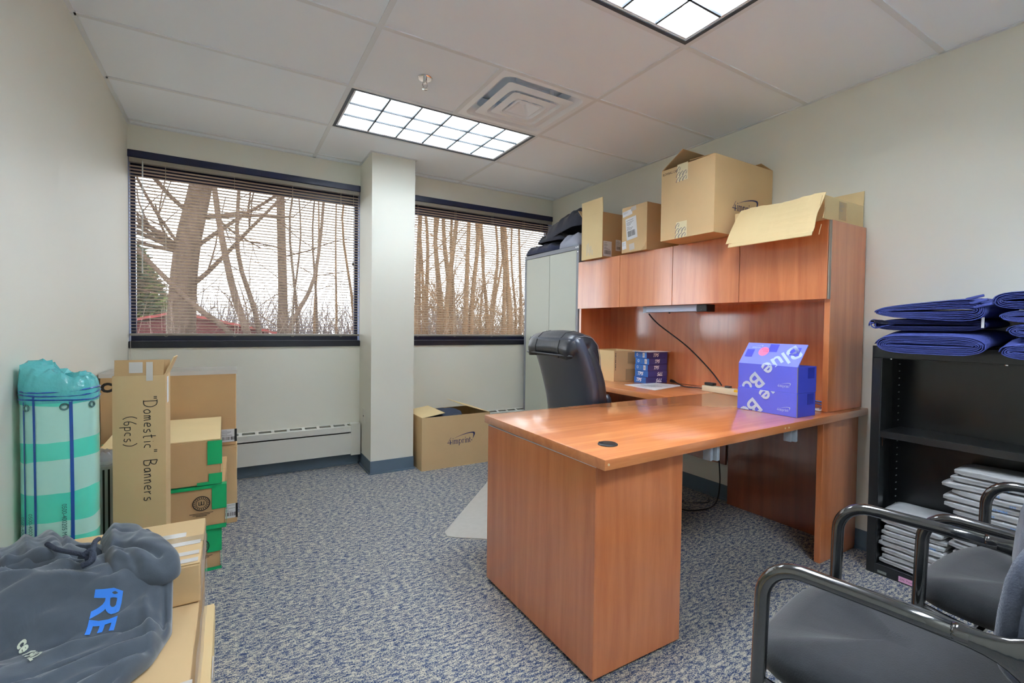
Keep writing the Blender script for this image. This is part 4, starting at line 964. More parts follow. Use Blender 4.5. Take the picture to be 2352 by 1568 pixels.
# ---------------------------------------------------------------- cartons along the plain wall
o = carton('tall_stock_carton', 'brown carton with bold Corn lettering on top of another by the window wall', 'box', XL+0.01, 0.030, 3.156, 3.45, 0.446, 0.425, KRAFT_D, seam='x', dent=0.002)
text(o, 'lettering', 'Corn', 0.062, (-0.292, -0.1472, 0.335), (1, 0, 0), (0, 0, 1), INK, offset=0.0035, lift=0.002)
label_plate(o, (0.215, -0.1482, 0.02), (1, 0, 0), (0, 0, 1), 0.083, 0.072, band=True, seed=21)
m = MB(); m.bx(-0.30, 0.30, -0.149, 0.149, 0.4255, 0.4262); m.bx(-0.30, 0.30, -0.1495, -0.1485, 0.405, 0.4255); m.build('wrap', GLINT, o)
o = carton('lower_stock_carton', 'brown carton on the carpet under the Corn carton', 'box', XL+0.01, 0.034, 3.154, 3.46, 0, 0.443, KRAFT, seam='x', dent=0.003)
label_plate(o, (0.225, -0.1552, 0.03), (1, 0, 0), (0, 0, 1), 0.075, 0.082, band=True, seed=22)
# green taped cartons
zs = [(0.0, 0.188, -0.045), (0.1925, 0.202, -0.018), (0.399, 0.202, -0.040)]
gl = ['lowest green-taped carton, resting on the carpet', 'middle green-taped carton with a round seal', 'topmost green-taped carton with its lid flap lifted']
for k, (z0, h, xr) in enumerate(zs):
    o = carton('taped_carton', gl[k], 'box', -0.475, xr, 2.592, 3.12, z0, h, KRAFT_D if k else KRAFT_D, seam='x', dent=0.003, group='green-taped cartons', tape=False, rz=radians((1.0, -0.8, 0.3)[k]))
    w2, d2 = (xr+0.475)/2, 0.264
    e = 0.006
    TP = [(w2-0.05, w2+e, -d2-e, -d2-e+0.0008, h*0.45, h-0.002), (w2+e, w2+e+0.0008, -d2-e, -d2+0.06, 0.01, h-0.004), (w2-0.09, w2+e, -d2-e-0.0006, -d2-e, 0.0, 0.014 if k != 1 else 0.02)]
    if k < 2: TP += [(-w2, w2+e, -d2-e, -d2-e+0.0008, h-0.012, h), (-w2, w2+e, -d2-e, -d2+0.03, h, h+0.0008)]
    if k == 2: TP += [(w2-0.045, w2+e, -d2-e-0.0004, -d2-e, 0.0, 0.05), (-w2, -w2+0.14, -d2+0.10, -d2+0.112, h+0.001, h+0.002)]
    if k == 1: TP += [(w2-0.03, w2+e, -d2-e-0.0012, -d2-e, 0.12, h)]
    for tp in TP:
        m = MB(); m.bx(*tp); m.build('green_tape', GREEN, o)
    # round seal
    if k < 2:
        c = Vector((w2-0.09 if k else w2-0.075, -d2-0.0062, h*0.62)); m = MB()
        for r0, r1 in ((0.034, 0.030), (0.021, 0.019)):
            N = 28
            for j in range(N):
                a, b_ = 2*pi*j/N, 2*pi*(j+1)/N
                m.b.faces.new([m.b.verts.new(c+Vector((r*cos(t), 0, r*sin(t)))) for r, t in ((r0, a), (r0, b_), (r1, b_), (r1, a))])
        for j in range(20):
            a = 2*pi*j/20; f = frame(c+Vector((0.0255*cos(a), -0.0002, 0.0255*sin(a))), (cos(a), 0, sin(a)), (-sin(a), 0, cos(a)))
            m.b.faces.new([m.b.verts.new(f @ Vector(p)) for p in ((-0.003, -0.0016, 0), (0.003, -0.0016, 0), (0.003, 0.0016, 0), (-0.003, 0.0016, 0))])
        for q in ((-0.011, 0.011, -0.008, -0.005), (-0.011, -0.008, -0.005, 0.009), (0.008, 0.011, -0.005, 0.009), (-0.002, 0.002, -0.005, 0.010)): decal(m, c, (1, 0, 0), (0, 0, 1), *q)
        for j in range(3): decal(m, c, (1, 0, 0), (0, 0, 1), -0.045+0.012*j, 0.045-0.012*j, -0.046-0.006*j, -0.0435-0.006*j)
        m.build('round_seal', INK, o)
        text(o, 'lettering', 'BLUE', 0.020, (-w2+0.20, -d2-0.0055, h*0.30), (1, 0, 0), (0, 0, 1), INK, lift=0.001)
    if k == 2:
        m = MB(); m.poly([(-w2+0.01, -d2, h+0.004), (w2, -d2, h+0.004), (w2, d2*0.9, h+0.022), (-w2+0.01, d2*0.9, h+0.022)], 0.004); m.build('lid_flap', KRAFT_L, o)  # paler kraft on the lid paints the light from above
# narrow upright banner carton
o = carton('banner_carton', 'tall narrow brown carton with handwriting, standing upright', 'box', -0.362, -0.206, 2.235, 2.36, 0.0, 0.940, KRAFT, open_=True, rz=radians(-1.5),
           flaps=(('-y', 0.058, -6, KRAFT_D, dict(inset=0.006)), ('+x', 0.072, 22, KRAFT, dict(taper=0.012)), ('+y', 0.05, 10, KRAFT)))
m = MB(); m.bx(0.02, 0.04, -0.0635, -0.0628, 0.92, 0.99); m.bx(-0.03, 0.01, -0.0632, -0.0625, 0.95, 0.99); m.build('tape', GLINT, o)
m = MB(); m.bx(0.0785, 0.0790, -0.03, 0.01, 0.83, 0.93); m.build('side_label', PAPER, o)
HW = {'"': ([(0, 1), (0, .75)], [(.15, 1), (.15, .75)]), 'D': ([(.0, 1), (.0, 0)], [(-.1, 1), (.35, .95), (.55, .5), (.35, .05), (-.08, 0)]), 'o': ([(.2, .5), (.0, .3), (.1, .02), (.32, .1), (.34, .4), (.2, .5)],),
      'm': ([(0, .5), (0, 0)], [(0, .35), (.14, .5), (.2, 0)], [(.2, .35), (.34, .5), (.42, 0)]), 'e': ([(0, .25), (.34, .3), (.28, .5), (.06, .42), (.02, .1), (.34, .04)],), 's': ([(.3, .48), (.06, .42), (.1, .26), (.3, .18), (.22, .0), (.0, .04)],),
      't': ([(.15, .9), (.12, .05), (.28, .0)], [(0, .55), (.32, .6)]), 'i': ([(.08, .5), (.08, 0)], [(.08, .68), (.1, .7)]), 'c': ([(.32, .45), (.08, .45), (.02, .15), (.3, .02)],), 'B': ([(0, 1), (0, 0)], [(0, 1), (.4, .85), (.3, .55), (0, .52)], [(0, .52), (.48, .35), (.36, .02), (0, 0)]),
      'a': ([(.3, .48), (.05, .4), (.04, .06), (.28, .1), (.32, .48), (.36, 0)],), 'n': ([(0, .5), (0, 0)], [(0, .34), (.2, .5), (.28, 0)]), 'r': ([(0, .5), (.02, 0)], [(.02, .34), (.26, .5)]), '(': ([(.2, 1), (.02, .6), (.06, .2), (.22, -.1)],), ')': ([(.0, 1), (.2, .6), (.16, .2), (.0, -.1)],),
      '6': ([(.3, .95), (.05, .5), (.05, .08), (.28, .02), (.32, .3), (.06, .36)],), 'p': ([(0, .5), (0, -.35)], [(0, .45), (.28, .45), (.28, .08), (0, .05)])}
def handwriting(parent, s, size, org, xd, yd, mtl, wd):
    m = MB(); x = 0.0
    for ch in s:
        if ch == ' ': x += 0.55; continue
        st = HW[ch]; mx = max(p[0] for l in st for p in l)
        for l in st:
            P = smoothpath([(x+px_, py_, 0) for px_, py_ in l], 4) if len(l) > 2 else [Vector((x+a, b_, 0)) for a, b_ in l]
            ribbon(m, frame(Vector(org)+Vector(xd).cross(Vector(yd)).normalized()*0.0012, xd, yd), [(p.x*size, p.y*size) for p in P], wd)
        x += mx+0.24
    m.build('handwriting', mtl, parent)
handwriting(o, '"Domestic" Banners', 0.040, (0.012, -0.0625, 0.86), (0, 0, -1), (1, 0, 0), INK, 0.0028)
handwriting(o, '(6pcs)', 0.038, (-0.045, -0.0625, 0.79), (0, 0, -1), (1, 0, 0), INK, 0.0026)
# teal wrapped banner roll
def teal_mat():
    m = bpy.data.materials.new('teal_wrap'); m.use_nodes = True; nt = m.node_tree; b = nt.nodes['Principled BSDF']; L = nt.links.new
    tc = nt.nodes.new('ShaderNodeTexCoord'); sp = nt.nodes.new('ShaderNodeSeparateXYZ'); L(tc.outputs['Object'], sp.inputs[0])
    n = nt.nodes.new('ShaderNodeTexNoise'); n.inputs['Scale'].default_value = 6; L(tc.outputs['Object'], n.inputs['Vector'])
    a = nt.nodes.new('ShaderNodeMath'); a.operation = 'MULTIPLY_ADD'; a.inputs[1].default_value = 0.05; L(n.outputs['Fac'], a.inputs[0]); L(sp.outputs['Z'], a.inputs[2])
    r = nt.nodes.new('ShaderNodeValToRGB'); r.color_ramp.interpolation = 'CONSTANT'
    el = r.color_ramp.elements; pale, deep = srgb(178, 230, 220), srgb(84, 214, 192)
    el[0].position = 0; el[0].color = deep; el[1].position = 0.475; el[1].color = pale
    for p, c in ((0.525, deep), (0.625, pale), (0.72, deep), (0.785, pale), (0.90, deep)): e = el.new(p); e.color = c
    L(a.outputs[0], r.inputs['Fac']); L(r.outputs['Color'], b.inputs['Base Color'])
    b.inputs['Roughness'].default_value = 0.22; b.inputs['Coat Weight'].default_value = 0.5; b.inputs['Coat Roughness'].default_value = 0.08
    n2 = nt.nodes.new('ShaderNodeTexNoise'); n2.inputs['Scale'].default_value = 18; L(tc.outputs['Object'], n2.inputs['Vector'])
    bp = nt.nodes.new('ShaderNodeBump'); bp.inputs['Strength'].default_value = 0.25; bp.inputs['Distance'].default_value = 0.01; L(n2.outputs['Fac'], bp.inputs['Height']); L(bp.outputs['Normal'], b.inputs['Normal'])
    return m
o = thing('banner_roll', 'tall teal plastic-wrapped banner roll leaning by the plain wall', 'banner roll', (-0.470, 2.105, 0))
def roll_pt(a, z, k=1.0):
    c, s = cos(a), sin(a)
    return Vector((math.copysign(abs(c)**0.72, c)*0.093*k, math.copysign(abs(s)**0.8, s)*0.075*k, z))
m = MB(); A = []
for z in [0.0, 0.004]+[0.05*k for k in range(1, 19)]+[0.915, 0.922]:
    row = [roll_pt(2*pi*k/48, z, 1.0+0.012*noise.noise(Vector((cos(2*pi*k/48)*2, sin(2*pi*k/48)*2, z*9)))) for k in range(49)]; A.append(row)
m.grid(A); m.b.faces.new([m.b.verts.new(p) for p in A[0][:-1]]); m.b.faces.new([m.b.verts.new(p) for p in A[-1][:-1]])
m.build('wrapped_body', teal_mat(), o, 'auto', weld=0.0004)
m = MB(); A = []                                                         # crumpled plastic gathered at the top
for j, (k, z) in enumerate(((1.02, 0.88), (1.03, 0.915), (0.96, 0.94), (0.78, 0.958), (0.5, 0.962), (0.2, 0.958))):
    row = []
    for i in range(65):
        a = 2*pi*(i % 64)/64; n_ = noise.noise(Vector((cos(a)*3, sin(a)*3, j*0.9)))
        p = roll_pt(a, z, k*(1+0.07*n_*(j > 0)))
        lift_ = 0.045*max(0, -cos(a)*0.8+0.25)*min(1, j/2)
        p.z += lift_+0.022*noise.noise(Vector((cos(a)*4+3, sin(a)*4, j*1.3)))*(j > 1); row.append(p)
    A.append(row)
m.grid(A); m.b.faces.new([m.b.verts.new(p) for p in A[-1][:-1]])
m.build('plastic_crown', mat('teal_film', (96, 196, 200), 0.12, alpha=0.82, bump=0.5, bscale=40), o, 'auto', weld=0.0004)
NB = mat('banner_navy', (26, 74, 150), 0.3)
for a, w_ in ((-2.35, 0.0045), (-1.98, 0.006), (-1.30, 0.0085)):
    m = MB(); P, Q = [], []
    for k in range(24):
        z = 0.01+0.895*k/23; c = roll_pt(a+0.05*sin(z*3), z, 1.022); t_v = (roll_pt(a+0.02, z)-roll_pt(a-0.02, z)).normalized()
        P.append(c-t_v*w_/2); Q.append(c+t_v*w_/2)
    m.grid([P, Q]); m.build('banner_stripe', NB, o)
for k, z in enumerate((0.890, 0.905, 0.918)):
    m = MB(); m.tube([roll_pt(2*pi*j/40, z+0.004*sin(j*0.31+k), 1.018) for j in range(40)], 0.0028, 4, closed=True); m.build('banner_edge', NB, o)
for a in (-2.2, -1.42, -0.55):
    m = MB(); c = roll_pt(a, 0.868, 1.025); n_ = Vector((c.x, c.y, 0)).normalized(); u = Vector((-n_.y, n_.x, 0))
    m.tube([c+u*0.009*cos(t)+Vector((0, 0, 1))*0.009*sin(t) for t in [2*pi*j/14 for j in range(14)]], 0.0028, 5, closed=True); m.build('eyelet', mat('teal_metal', (90, 130, 130), 0.3, metal=0.7), o)
for a in (-1.48, -2.12, -2.45):
    c = roll_pt(a, 0.605+0.03*a, 1.035); n_ = Vector((c.x*0.6, c.y*1.0, 0)).normalized(); u = Vector((-n_.y, n_.x, 0))
    text(o, 'lettering', '0500-400205 M 12.28', 0.016, c, (0, 0, -1), Vector((0, 0, -1)).cross(-n_), mat('teal_ink', (40, 90, 92), 0.6), lift=0.002)
# striped roll behind
o = thing('striped_roll', 'short white and black banner roll between the teal roll and the handwritten carton', 'banner roll', (-0.418, 2.44, 0))
m = MB(); A = [[Vector((0.062*cos(2*pi*k/32), 0.062*sin(2*pi*k/32), z)) for k in range(33)] for z in (0, 0.30, 0.56, 0.60)]
m.grid(A); m.b.faces.new([m.b.verts.new(p) for p in A[-1][:-1]]); m.build('rolled_body', mat('roll_pale', (186, 190, 198), 0.4), o, True, weld=0.0004)
for a in (-1.5, -1.25, -0.95, -0.7, -0.35):
    m = MB(); P = [[Vector((0.0628*cos(a+d_), 0.0628*sin(a+d_), z)) for d_ in (-0.05, 0.0, 0.05)] for z in (0.01, 0.3, 0.57)]; m.grid(P); m.build('stripe', INK, o)
m = MB(); A = [[Vector(((0.066-0.012*j)*cos(a), (0.066-0.012*j)*sin(a), 0.585+0.016*j+0.02*noise.noise(Vector((cos(a)*4, sin(a)*4, j))))) for a in [2*pi*k/32 for k in range(33)]] for j in range(4)]
m.grid(A); m.build('film_crown', mat('clear_film', (205, 208, 220), 0.12, alpha=0.6), o, 'auto')
# stacked flat cartons with the sweatshirt
GA = 'flat wrapped cartons'
o = carton('narrow_carton', 'narrow taped carton lying on the wide flat carton', 'box', XL+0.008, -0.070, 1.562, 1.912, 0.372, 0.110, KRAFT, seam='x', tape=True)
m = MB()
w2, d2, h = 0.246, 0.175, 0.110
for (x0, x1, y0, y1) in ((0.10, 0.24, -0.04, -0.012), (0.10, 0.24, -0.115, -0.09), (0.10, 0.128, -0.12, 0.0), (0.12, 0.20, 0.03, 0.065), (0.20, 0.24, -0.165, -0.14), (0.06, 0.12, -0.168, -0.13)): m.bx(x0, x1, y0, y1, h+0.0008, h+0.0014)
m.build('tape_and_glint', GLINT, o)
m = MB(); P = []
for i in range(9):
    z = 0.002+0.108*i/8; P.append([Vector((w2+0.0015+0.004*abs(noise.noise(Vector((y*14, z*20, 2)))), y, z)) for y in [-d2+2*d2*k/16 for k in range(17)]])
m.grid(P); m.build('stretch_film', mat('stretch_film', (225, 228, 235), 0.15, alpha=0.35, bump=0.6, bscale=50), o, 'auto')
o = carton('wide_flat_carton', 'wide flat carton carrying the sweatshirt', 'box', XL+0.008, -0.074, 0.78, 1.914, 0.190, 0.180, KRAFT, seam='y', tape=False, dent=0.003)
m = MB(); P = []
for i in range(9):
    z = 0.004+0.17*i/8; P.append([Vector((0.2482+0.002+0.006*abs(noise.noise(Vector((y*9, z*14, 5)))), y, z)) for y in [-0.56+1.12*k/32 for k in range(33)]])
m.grid(P); m.build('stretch_film', MATS['stretch_film'], o, 'auto')
m = MB(); m.bx(0.15, 0.2485, -0.50, -0.40, 0.1803, 0.1809); m.bx(0.17, 0.2485, -0.22, -0.12, 0.1803, 0.1809); m.build('tape_and_glint', GLINT, o)  # pale patches painted on as glints of the plastic wrap
o = carton('base_flat_carton', 'flat carton on the carpet under the wide flat carton', 'box', XL+0.008, -0.045, 0.80, 1.90, 0.0, 0.188, KRAFT_L, seam='y', tape=False, dent=0.003)
m = MB(); m.bx(0.2600, 0.2630, -0.40, -0.33, 0.02, 0.186); m.bx(0.2600, 0.2630, 0.15, 0.25, 0.02, 0.186); m.build('tape_and_glint', GLINT, o)
# ---------------------------------------------------------------- clothing
def boundary(poly, c, a):
    best = None; d = Vector((cos(a), sin(a)))
    N = len(poly)
    for k in range(N):
        p, q = Vector(poly[k])-Vector(c), Vector(poly[(k+1) % N])-Vector(c); e = q-p
        den = d.x*e.y-d.y*e.x
        if abs(den) < 1e-9: continue
        t = (p.x*e.y-p.y*e.x)/den; s = (p.x*d.y-p.y*d.x)/den
        if t > 0 and -1e-6 <= s <= 1+1e-6 and (best is None or t > best): best = t
    return best or 0.01
def drape(name, mtl, parent, org, poly, c, Ht, basef, ridges=(), nz=0.008, ns=14, nr=26, na=110, p=2.4, seed=0.0, under=0.004, waves=(), calm=()):
    B = [boundary(poly, c, 2*pi*k/na) for k in range(na)]
    B = [(B[k-2]+2*B[k-1]+3*B[k]+2*B[(k+1) % na]+B[(k+2) % na])/9 for k in range(na)]
    def hgt(x, y, r):
        f = (1-r**p)**(1/p) if r < 1 else 0.0
        h = Ht*f; cal = 1.0
        for cx_, cy_, cr_ in calm: cal *= 1-0.92*math.exp(-((x-cx_)**2+(y-cy_)**2)/cr_**2)
        for (x0, y0), (x1, y1), amp, wd in ridges:
            a, b_ = Vector((x0, y0)), Vector((x1, y1)); q = Vector((x, y)); ab = b_-a
            t = max(0, min(1, (q-a).dot(ab)/ab.length_squared)); d = (q-(a+ab*t)).length
            h += cal*amp*math.exp(-(d/wd)**2)*min(1, f*1.6)*(1-0.25*abs(2*t-1))
        for (wx, wy, fr_, am) in waves:
            ph = (x*wx+y*wy)*fr_+2.2*noise.noise(Vector((x*5, y*5, seed+2))); h += cal*am*(abs(sin(ph))**0.6-0.6)*min(1, f*1.5)*(0.5+0.9*abs(noise.noise(Vector((x*7+4, y*7, seed+8)))))
        n_ = noise.noise(Vector((x*ns, y*ns, seed)))+0.5*noise.noise(Vector((x*ns*2.3, y*ns*2.3, seed+5)))
        return max(0.002, h+nz*n_*min(1, f*1.5))
    m = MB(); rows = []
    for j in range(1, nr+1):
        r = (j/nr)**0.8; row = []
        for k in range(na):
            a = 2*pi*k/na; x, y = c[0]+cos(a)*B[k]*r, c[1]+sin(a)*B[k]*r
            row.append(Vector((x, y, basef(x, y)+under+hgt(x, y, r)))-Vector(org))
        row.append(row[0]); rows.append(row)
    bot = []
    for k in range(na):
        a = 2*pi*k/na; x, y = c[0]+cos(a)*B[k]*0.97, c[1]+sin(a)*B[k]*0.97; bot.append(Vector((x, y, basef(x, y)+0.001))-Vector(org))
    bot.append(bot[0]); rows.append(bot)
    m.grid(rows)
    ct = m.b.verts.new(Vector((c[0], c[1], basef(*c)+under+hgt(c[0], c[1], 0)))-Vector(org)); m.b.verts.ensure_lookup_table()
    f0 = [v for v in m.b.verts][:na+1]
    for k in range(na): m.b.faces.new((f0[k], f0[k+1], ct))
    ob = m.build(name, mtl, parent, True, weld=0.0002)
    return ob, hgt
FLEECE = mat('charcoal_fleece', (76, 84, 94), 0.95, spec=0.15, var=0.06, vscale=40, bump=0.1, bscale=500, sheen=0.35)
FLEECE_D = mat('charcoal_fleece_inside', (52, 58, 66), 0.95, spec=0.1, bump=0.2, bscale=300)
def step(x, y):
    t = max(0, min(1, (y-1.43)/0.12)); t = t*t*(3-2*t); return 0.3705+0.1125*t
ORG = (-0.35, 1.50, 0.371)
o = thing('hooded_sweatshirt', 'crumpled charcoal hooded sweatshirt with blue lettering on the flat cartons', 'sweatshirt', ORG)
body = [(-0.555, 1.70), (-0.545, 1.80), (-0.49, 1.855), (-0.42, 1.845), (-0.345, 1.79), (-0.27, 1.74), (-0.17, 1.62), (-0.128, 1.53), (-0.122, 1.42), (-0.15, 1.31), (-0.22, 1.22), (-0.27, 1.10), (-0.40, 1.0), (-0.555, 1.02)]
rb = [((-0.14, 1.44), (-0.55, 1.50), 0.016, 0.016), ((-0.15, 1.40), (-0.55, 1.38), 0.018, 0.014), ((-0.15, 1.36), (-0.50, 1.22), 0.020, 0.014), ((-0.17, 1.30), (-0.45, 1.10), 0.018, 0.013), ((-0.20, 1.25), (-0.36, 1.05), 0.014, 0.012),
      ((-0.24, 1.50), (-0.55, 1.60), 0.024, 0.018), ((-0.35, 1.62), (-0.55, 1.70), 0.016, 0.014), ((-0.40, 1.84), (-0.36, 1.66), 0.022, 0.016), ((-0.50, 1.82), (-0.47, 1.64), 0.020, 0.016), ((-0.46, 1.70), (-0.34, 1.58), 0.022, 0.014), ((-0.18, 1.47), (-0.15, 1.34), 0.016, 0.010),
      ((-.15, 1.415), (-.50, 1.44), -.022, .007), ((-.16, 1.375), (-.5, 1.30), -.022, .007), ((-.18, 1.32), (-.45, 1.16), -.02, .007), ((-.28, 1.53), (-.55, 1.565), -.012, .010), ((-.33, 1.60), (-.52, 1.66), -.02, .008), ((-.2, 1.27), (-.36, 1.07), -.02, .007), ((-.145, 1.50), (-.135, 1.38), -.016, .006)]
def bstep(x, y): return step(x, y)
bo, bh = drape('body', FLEECE, o, ORG, body, (-0.37, 1.44), 0.040, bstep, rb, nz=0.007, ns=11, nr=64, na=240, p=3.5, seed=1, waves=((0.45, -0.9, 44, 0.022), (0.8, 0.6, 23, 0.010)), calm=((-0.385, 1.425, 0.04), (-0.36, 1.375, 0.045), (-0.27, 1.45, 0.04)))
sleeve = [(-0.555, 1.66), (-0.55, 1.78), (-0.49, 1.85), (-0.43, 1.86), (-0.385, 1.80), (-0.37, 1.70), (-0.33, 1.62), (-0.36, 1.585), (-0.42, 1.62), (-0.48, 1.63)]
drape('sleeve', FLEECE, o, ORG, sleeve, (-0.445, 1.715), 0.058, lambda x, y: step(x, y)+0.004, [((-0.44, 1.84), (-0.36, 1.62), 0.020, 0.016), ((-0.53, 1.78), (-0.50, 1.66), 0.018, 0.014), ((-0.49, 1.84), (-0.43, 1.64), 0.016, 0.012)], nz=0.008, ns=16, nr=40, na=150, p=2.4, seed=3, waves=((0.9, 0.4, 40, 0.014),))
hood = [(-0.322, 1.80), (-0.290, 1.842), (-0.245, 1.825), (-0.195, 1.73), (-0.150, 1.64), (-0.118, 1.57), (-0.108, 1.515), (-0.140, 1.495), (-0.20, 1.505), (-0.255, 1.525), (-0.285, 1.60), (-0.305, 1.70)]
drape('hood', FLEECE, o, ORG, hood, (-0.215, 1.640), 0.062, lambda x, y: 0.452+0.036*max(0, min(1, (y-1.47)/0.08)), [((-0.29, 1.80), (-0.25, 1.52), 0.016, 0.012), ((-0.24, 1.56), (-0.15, 1.49), 0.016, 0.013), ((-0.22, 1.62), (-0.19, 1.74), 0.010, 0.012), ((-0.25, 1.50), (-0.13, 1.44), 0.014, 0.012), ((-.26, 1.62), (-.16, 1.54), -.022, .009), ((-.285, 1.73), (-.20, 1.68), -.014, .008), ((-.24, 1.58), (-.20, 1.52), -.016, .008)], nz=0.009, ns=13, nr=40, na=150, p=2.6, seed=7, waves=((0.5, 0.85, 26, 0.010),))
inn = [(-0.375, 1.745), (-0.335, 1.765), (-0.300, 1.735), (-0.285, 1.63), (-0.275, 1.56), (-0.315, 1.57), (-0.36, 1.65)]
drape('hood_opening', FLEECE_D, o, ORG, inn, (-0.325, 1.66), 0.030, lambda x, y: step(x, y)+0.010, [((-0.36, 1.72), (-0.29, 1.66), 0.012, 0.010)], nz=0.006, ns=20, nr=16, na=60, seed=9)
DC = mat('drawcord_navy', (44, 52, 70), 0.8, bump=0.6, bscale=260)
hz = lambda x, y, e: Vector((x, y, step(x, y)+e))-Vector(ORG)
m = MB(); m.tube(smoothpath([hz(-0.30, 1.66, 0.075), hz(-0.300, 1.62, 0.082), hz(-0.297, 1.575, 0.075), hz(-0.300, 1.545, 0.07)], 6), 0.0062, 8); m.build('drawcord', DC, o, True)
m = MB(); m.tube(smoothpath([hz(-0.40, 1.66, 0.085), hz(-0.375, 1.625, 0.080), hz(-0.345, 1.595, 0.078), hz(-0.31, 1.565, 0.075)], 6), 0.0055, 8); m.build('drawcord', DC, o, True)
m = MB(); m.tube(smoothpath([hz(-0.312, 1.555, 0.074), hz(-0.296, 1.560, 0.084), hz(-0.290, 1.535, 0.074), hz(-0.308, 1.530, 0.070)], 5), 0.0075, 8); m.build('cord_knot', DC, o, True)
def cloth_print(s, size, pos, ang, mtl, offs=0.002, sx=1.0):
    b = text_bm(s, size, 0.0, offs); bmesh.ops.triangulate(b, faces=b.faces[:]); bmesh.ops.subdivide_edges(b, edges=[e for e in b.edges if e.calc_length() > 0.006], cuts=2)
    d = Vector((cos(ang), sin(ang), 0)); u = Vector((-d.y, d.x, 0)); b.transform(frame((pos[0], pos[1], 0), d, u) @ Matrix.Diagonal((sx, 1, 1, 1)))
    me_ = bo.data
    from mathutils.bvhtree import BVHTree
    bv = cloth_print.bv
    for v in b.verts:
        h_ = bv.ray_cast(Vector((v.co.x, v.co.y, 3))-Vector(ORG), Vector((0, 0, -1)))
        z = h_[0].z if h_[0] else 0.05
        v.co = Vector((v.co.x-ORG[0], v.co.y-ORG[1], z+0.003))
    m = MB(); m.add(b); return m.build('printed_lettering', mtl, o)
from mathutils.bvhtree import BVHTree
bmt = bmesh.new()
for ch in o.children:
    if ch.name.split('.')[0] in ('body', 'hood', 'sleeve'): bmt.from_mesh(ch.data)
cloth_print.bv = BVHTree.FromBMesh(bmt)
cloth_print('RE', 0.074, (-0.275, 1.500), radians(-98), mat('royal_print', (48, 126, 226), 0.6), 0.0015, sx=0.8)
cloth_print('ce 1942', 0.028, (-0.400, 1.452), radians(-60), mat('pale_print', (206, 214, 196), 0.7), 0.001, sx=0.9)
bmt.free()

# pile on the metal cabinet
NVY = mat('navy_cloth', (52, 58, 84), 0.9, spec=0.15, var=0.1, vscale=20, bump=0.15, bscale=200, sheen=0.3)
NVY2 = mat('dark_cloth', (58, 60, 74), 0.9, spec=0.15, var=0.1, vscale=20, bump=0.15, bscale=200, sheen=0.3)
GRY = mat('pale_grey_cloth', (172, 176, 192), 0.9, spec=0.15, bump=0.15, bscale=200)
CT = 1.8265
def flat(z): return lambda x, y: z
def garment(name, label, mtl, poly, c, Ht, zb, ridges, seed, group=None, p=2.2, nz=0.012):
    og = (c[0], c[1], zb); q = thing(name, label, 'clothing', og, 0, group)
    drape('folds', mtl, q, og, poly, c, Ht, flat(zb) if not callable(zb) else zb, ridges, nz=nz, ns=15, nr=22, na=84, p=p, seed=seed)
    return q
garment('folded_garment', 'navy garment at the bottom of the pile on the metal cabinet', NVY, [(2.445, 3.97), (2.455, 3.70), (2.47, 3.52), (2.62, 3.44), (2.79, 3.46), (2.79, 3.96), (2.62, 3.985)], (2.62, 3.72), 0.085, CT, [((2.46, 3.9), (2.75, 3.8), 0.02, 0.02), ((2.46, 3.75), (2.75, 3.7), 0.02, 0.02), ((2.47, 3.6), (2.75, 3.6), 0.02, 0.02)], 11, 'garments piled on the cabinet')
garment('folded_garment', 'pale grey garment under the dark pile on the metal cabinet', GRY, [(2.475, 3.45), (2.47, 3.30), (2.475, 3.16), (2.78, 3.16), (2.79, 3.44), (2.62, 3.455)], (2.62, 3.30), 0.115, CT, [((2.48, 3.38), (2.75, 3.33), 0.02, 0.02), ((2.48, 3.25), (2.75, 3.25), 0.02, 0.02)], 12, 'garments piled on the cabinet')
garment('folded_garment', 'dark garment in the middle of the pile on the metal cabinet', NVY2, [(2.48, 3.80), (2.475, 3.62), (2.50, 3.46), (2.60, 3.43), (2.78, 3.45), (2.785, 3.84), (2.62, 3.86)], (2.63, 3.64), 0.065, CT+0.095, [((2.5, 3.75), (2.75, 3.7), 0.02, 0.02), ((2.5, 3.55), (2.75, 3.6), 0.02, 0.02)], 13, 'garments piled on the cabinet')
og = (2.63, 3.42, CT+0.125)
q = thing('heaped_garment', 'dark hooded garment heaped on top of the pile on the metal cabinet', 'clothing', og, 0, 'garments piled on the cabinet')
drape('folds', NVY2, q, og, [(2.50, 3.72), (2.485, 3.50), (2.49, 3.30), (2.52, 3.17), (2.65, 3.15), (2.78, 3.17), (2.785, 3.66), (2.64, 3.76)], (2.63, 3.42), 0.16, lambda x, y: CT+0.115+0.06*max(0, min(1, (3.62-y)/0.35)), [((2.50, 3.66), (2.75, 3.5), 0.03, 0.025), ((2.50, 3.5), (2.72, 3.38), 0.03, 0.025), ((2.52, 3.36), (2.72, 3.28), 0.03, 0.025), ((2.66, 3.60), (2.70, 3.2), 0.03, 0.03)], nz=0.018, ns=12, nr=26, na=96, p=2.0, seed=15)
# clothing in the open carton
og = (1.56, 3.72, 0.30)
q = thing('folded_jeans', 'dark folded ribbed garment in the open carton beside the pillar', 'clothing', og)
for k in range(3):
    drape('fold_layer', mat('dark_denim', (52, 60, 78), 0.9, var=0.1, vscale=40, bump=0.25, bscale=180), q, og, [(1.36+0.03*k, 3.87), (1.35+0.04*k, 3.60), (1.52, 3.57), (1.69-0.02*k, 3.60), (1.71-0.02*k, 3.88), (1.54, 3.90)], (1.54, 3.73), 0.045, flat(0.30+0.043*k), [((1.40, 3.62), (1.66, 3.66), 0.012, 0.016), ((1.42, 3.75), (1.66, 3.72), 0.012, 0.016)], nz=0.006, nr=12, na=60, p=3.5, seed=20+k)
m = MB(); m.bx(-0.27, 0.28, -0.15, 0.19, -0.294, -0.004, 0.02); m.build('lower_layers', MATS['dark_denim'], q)

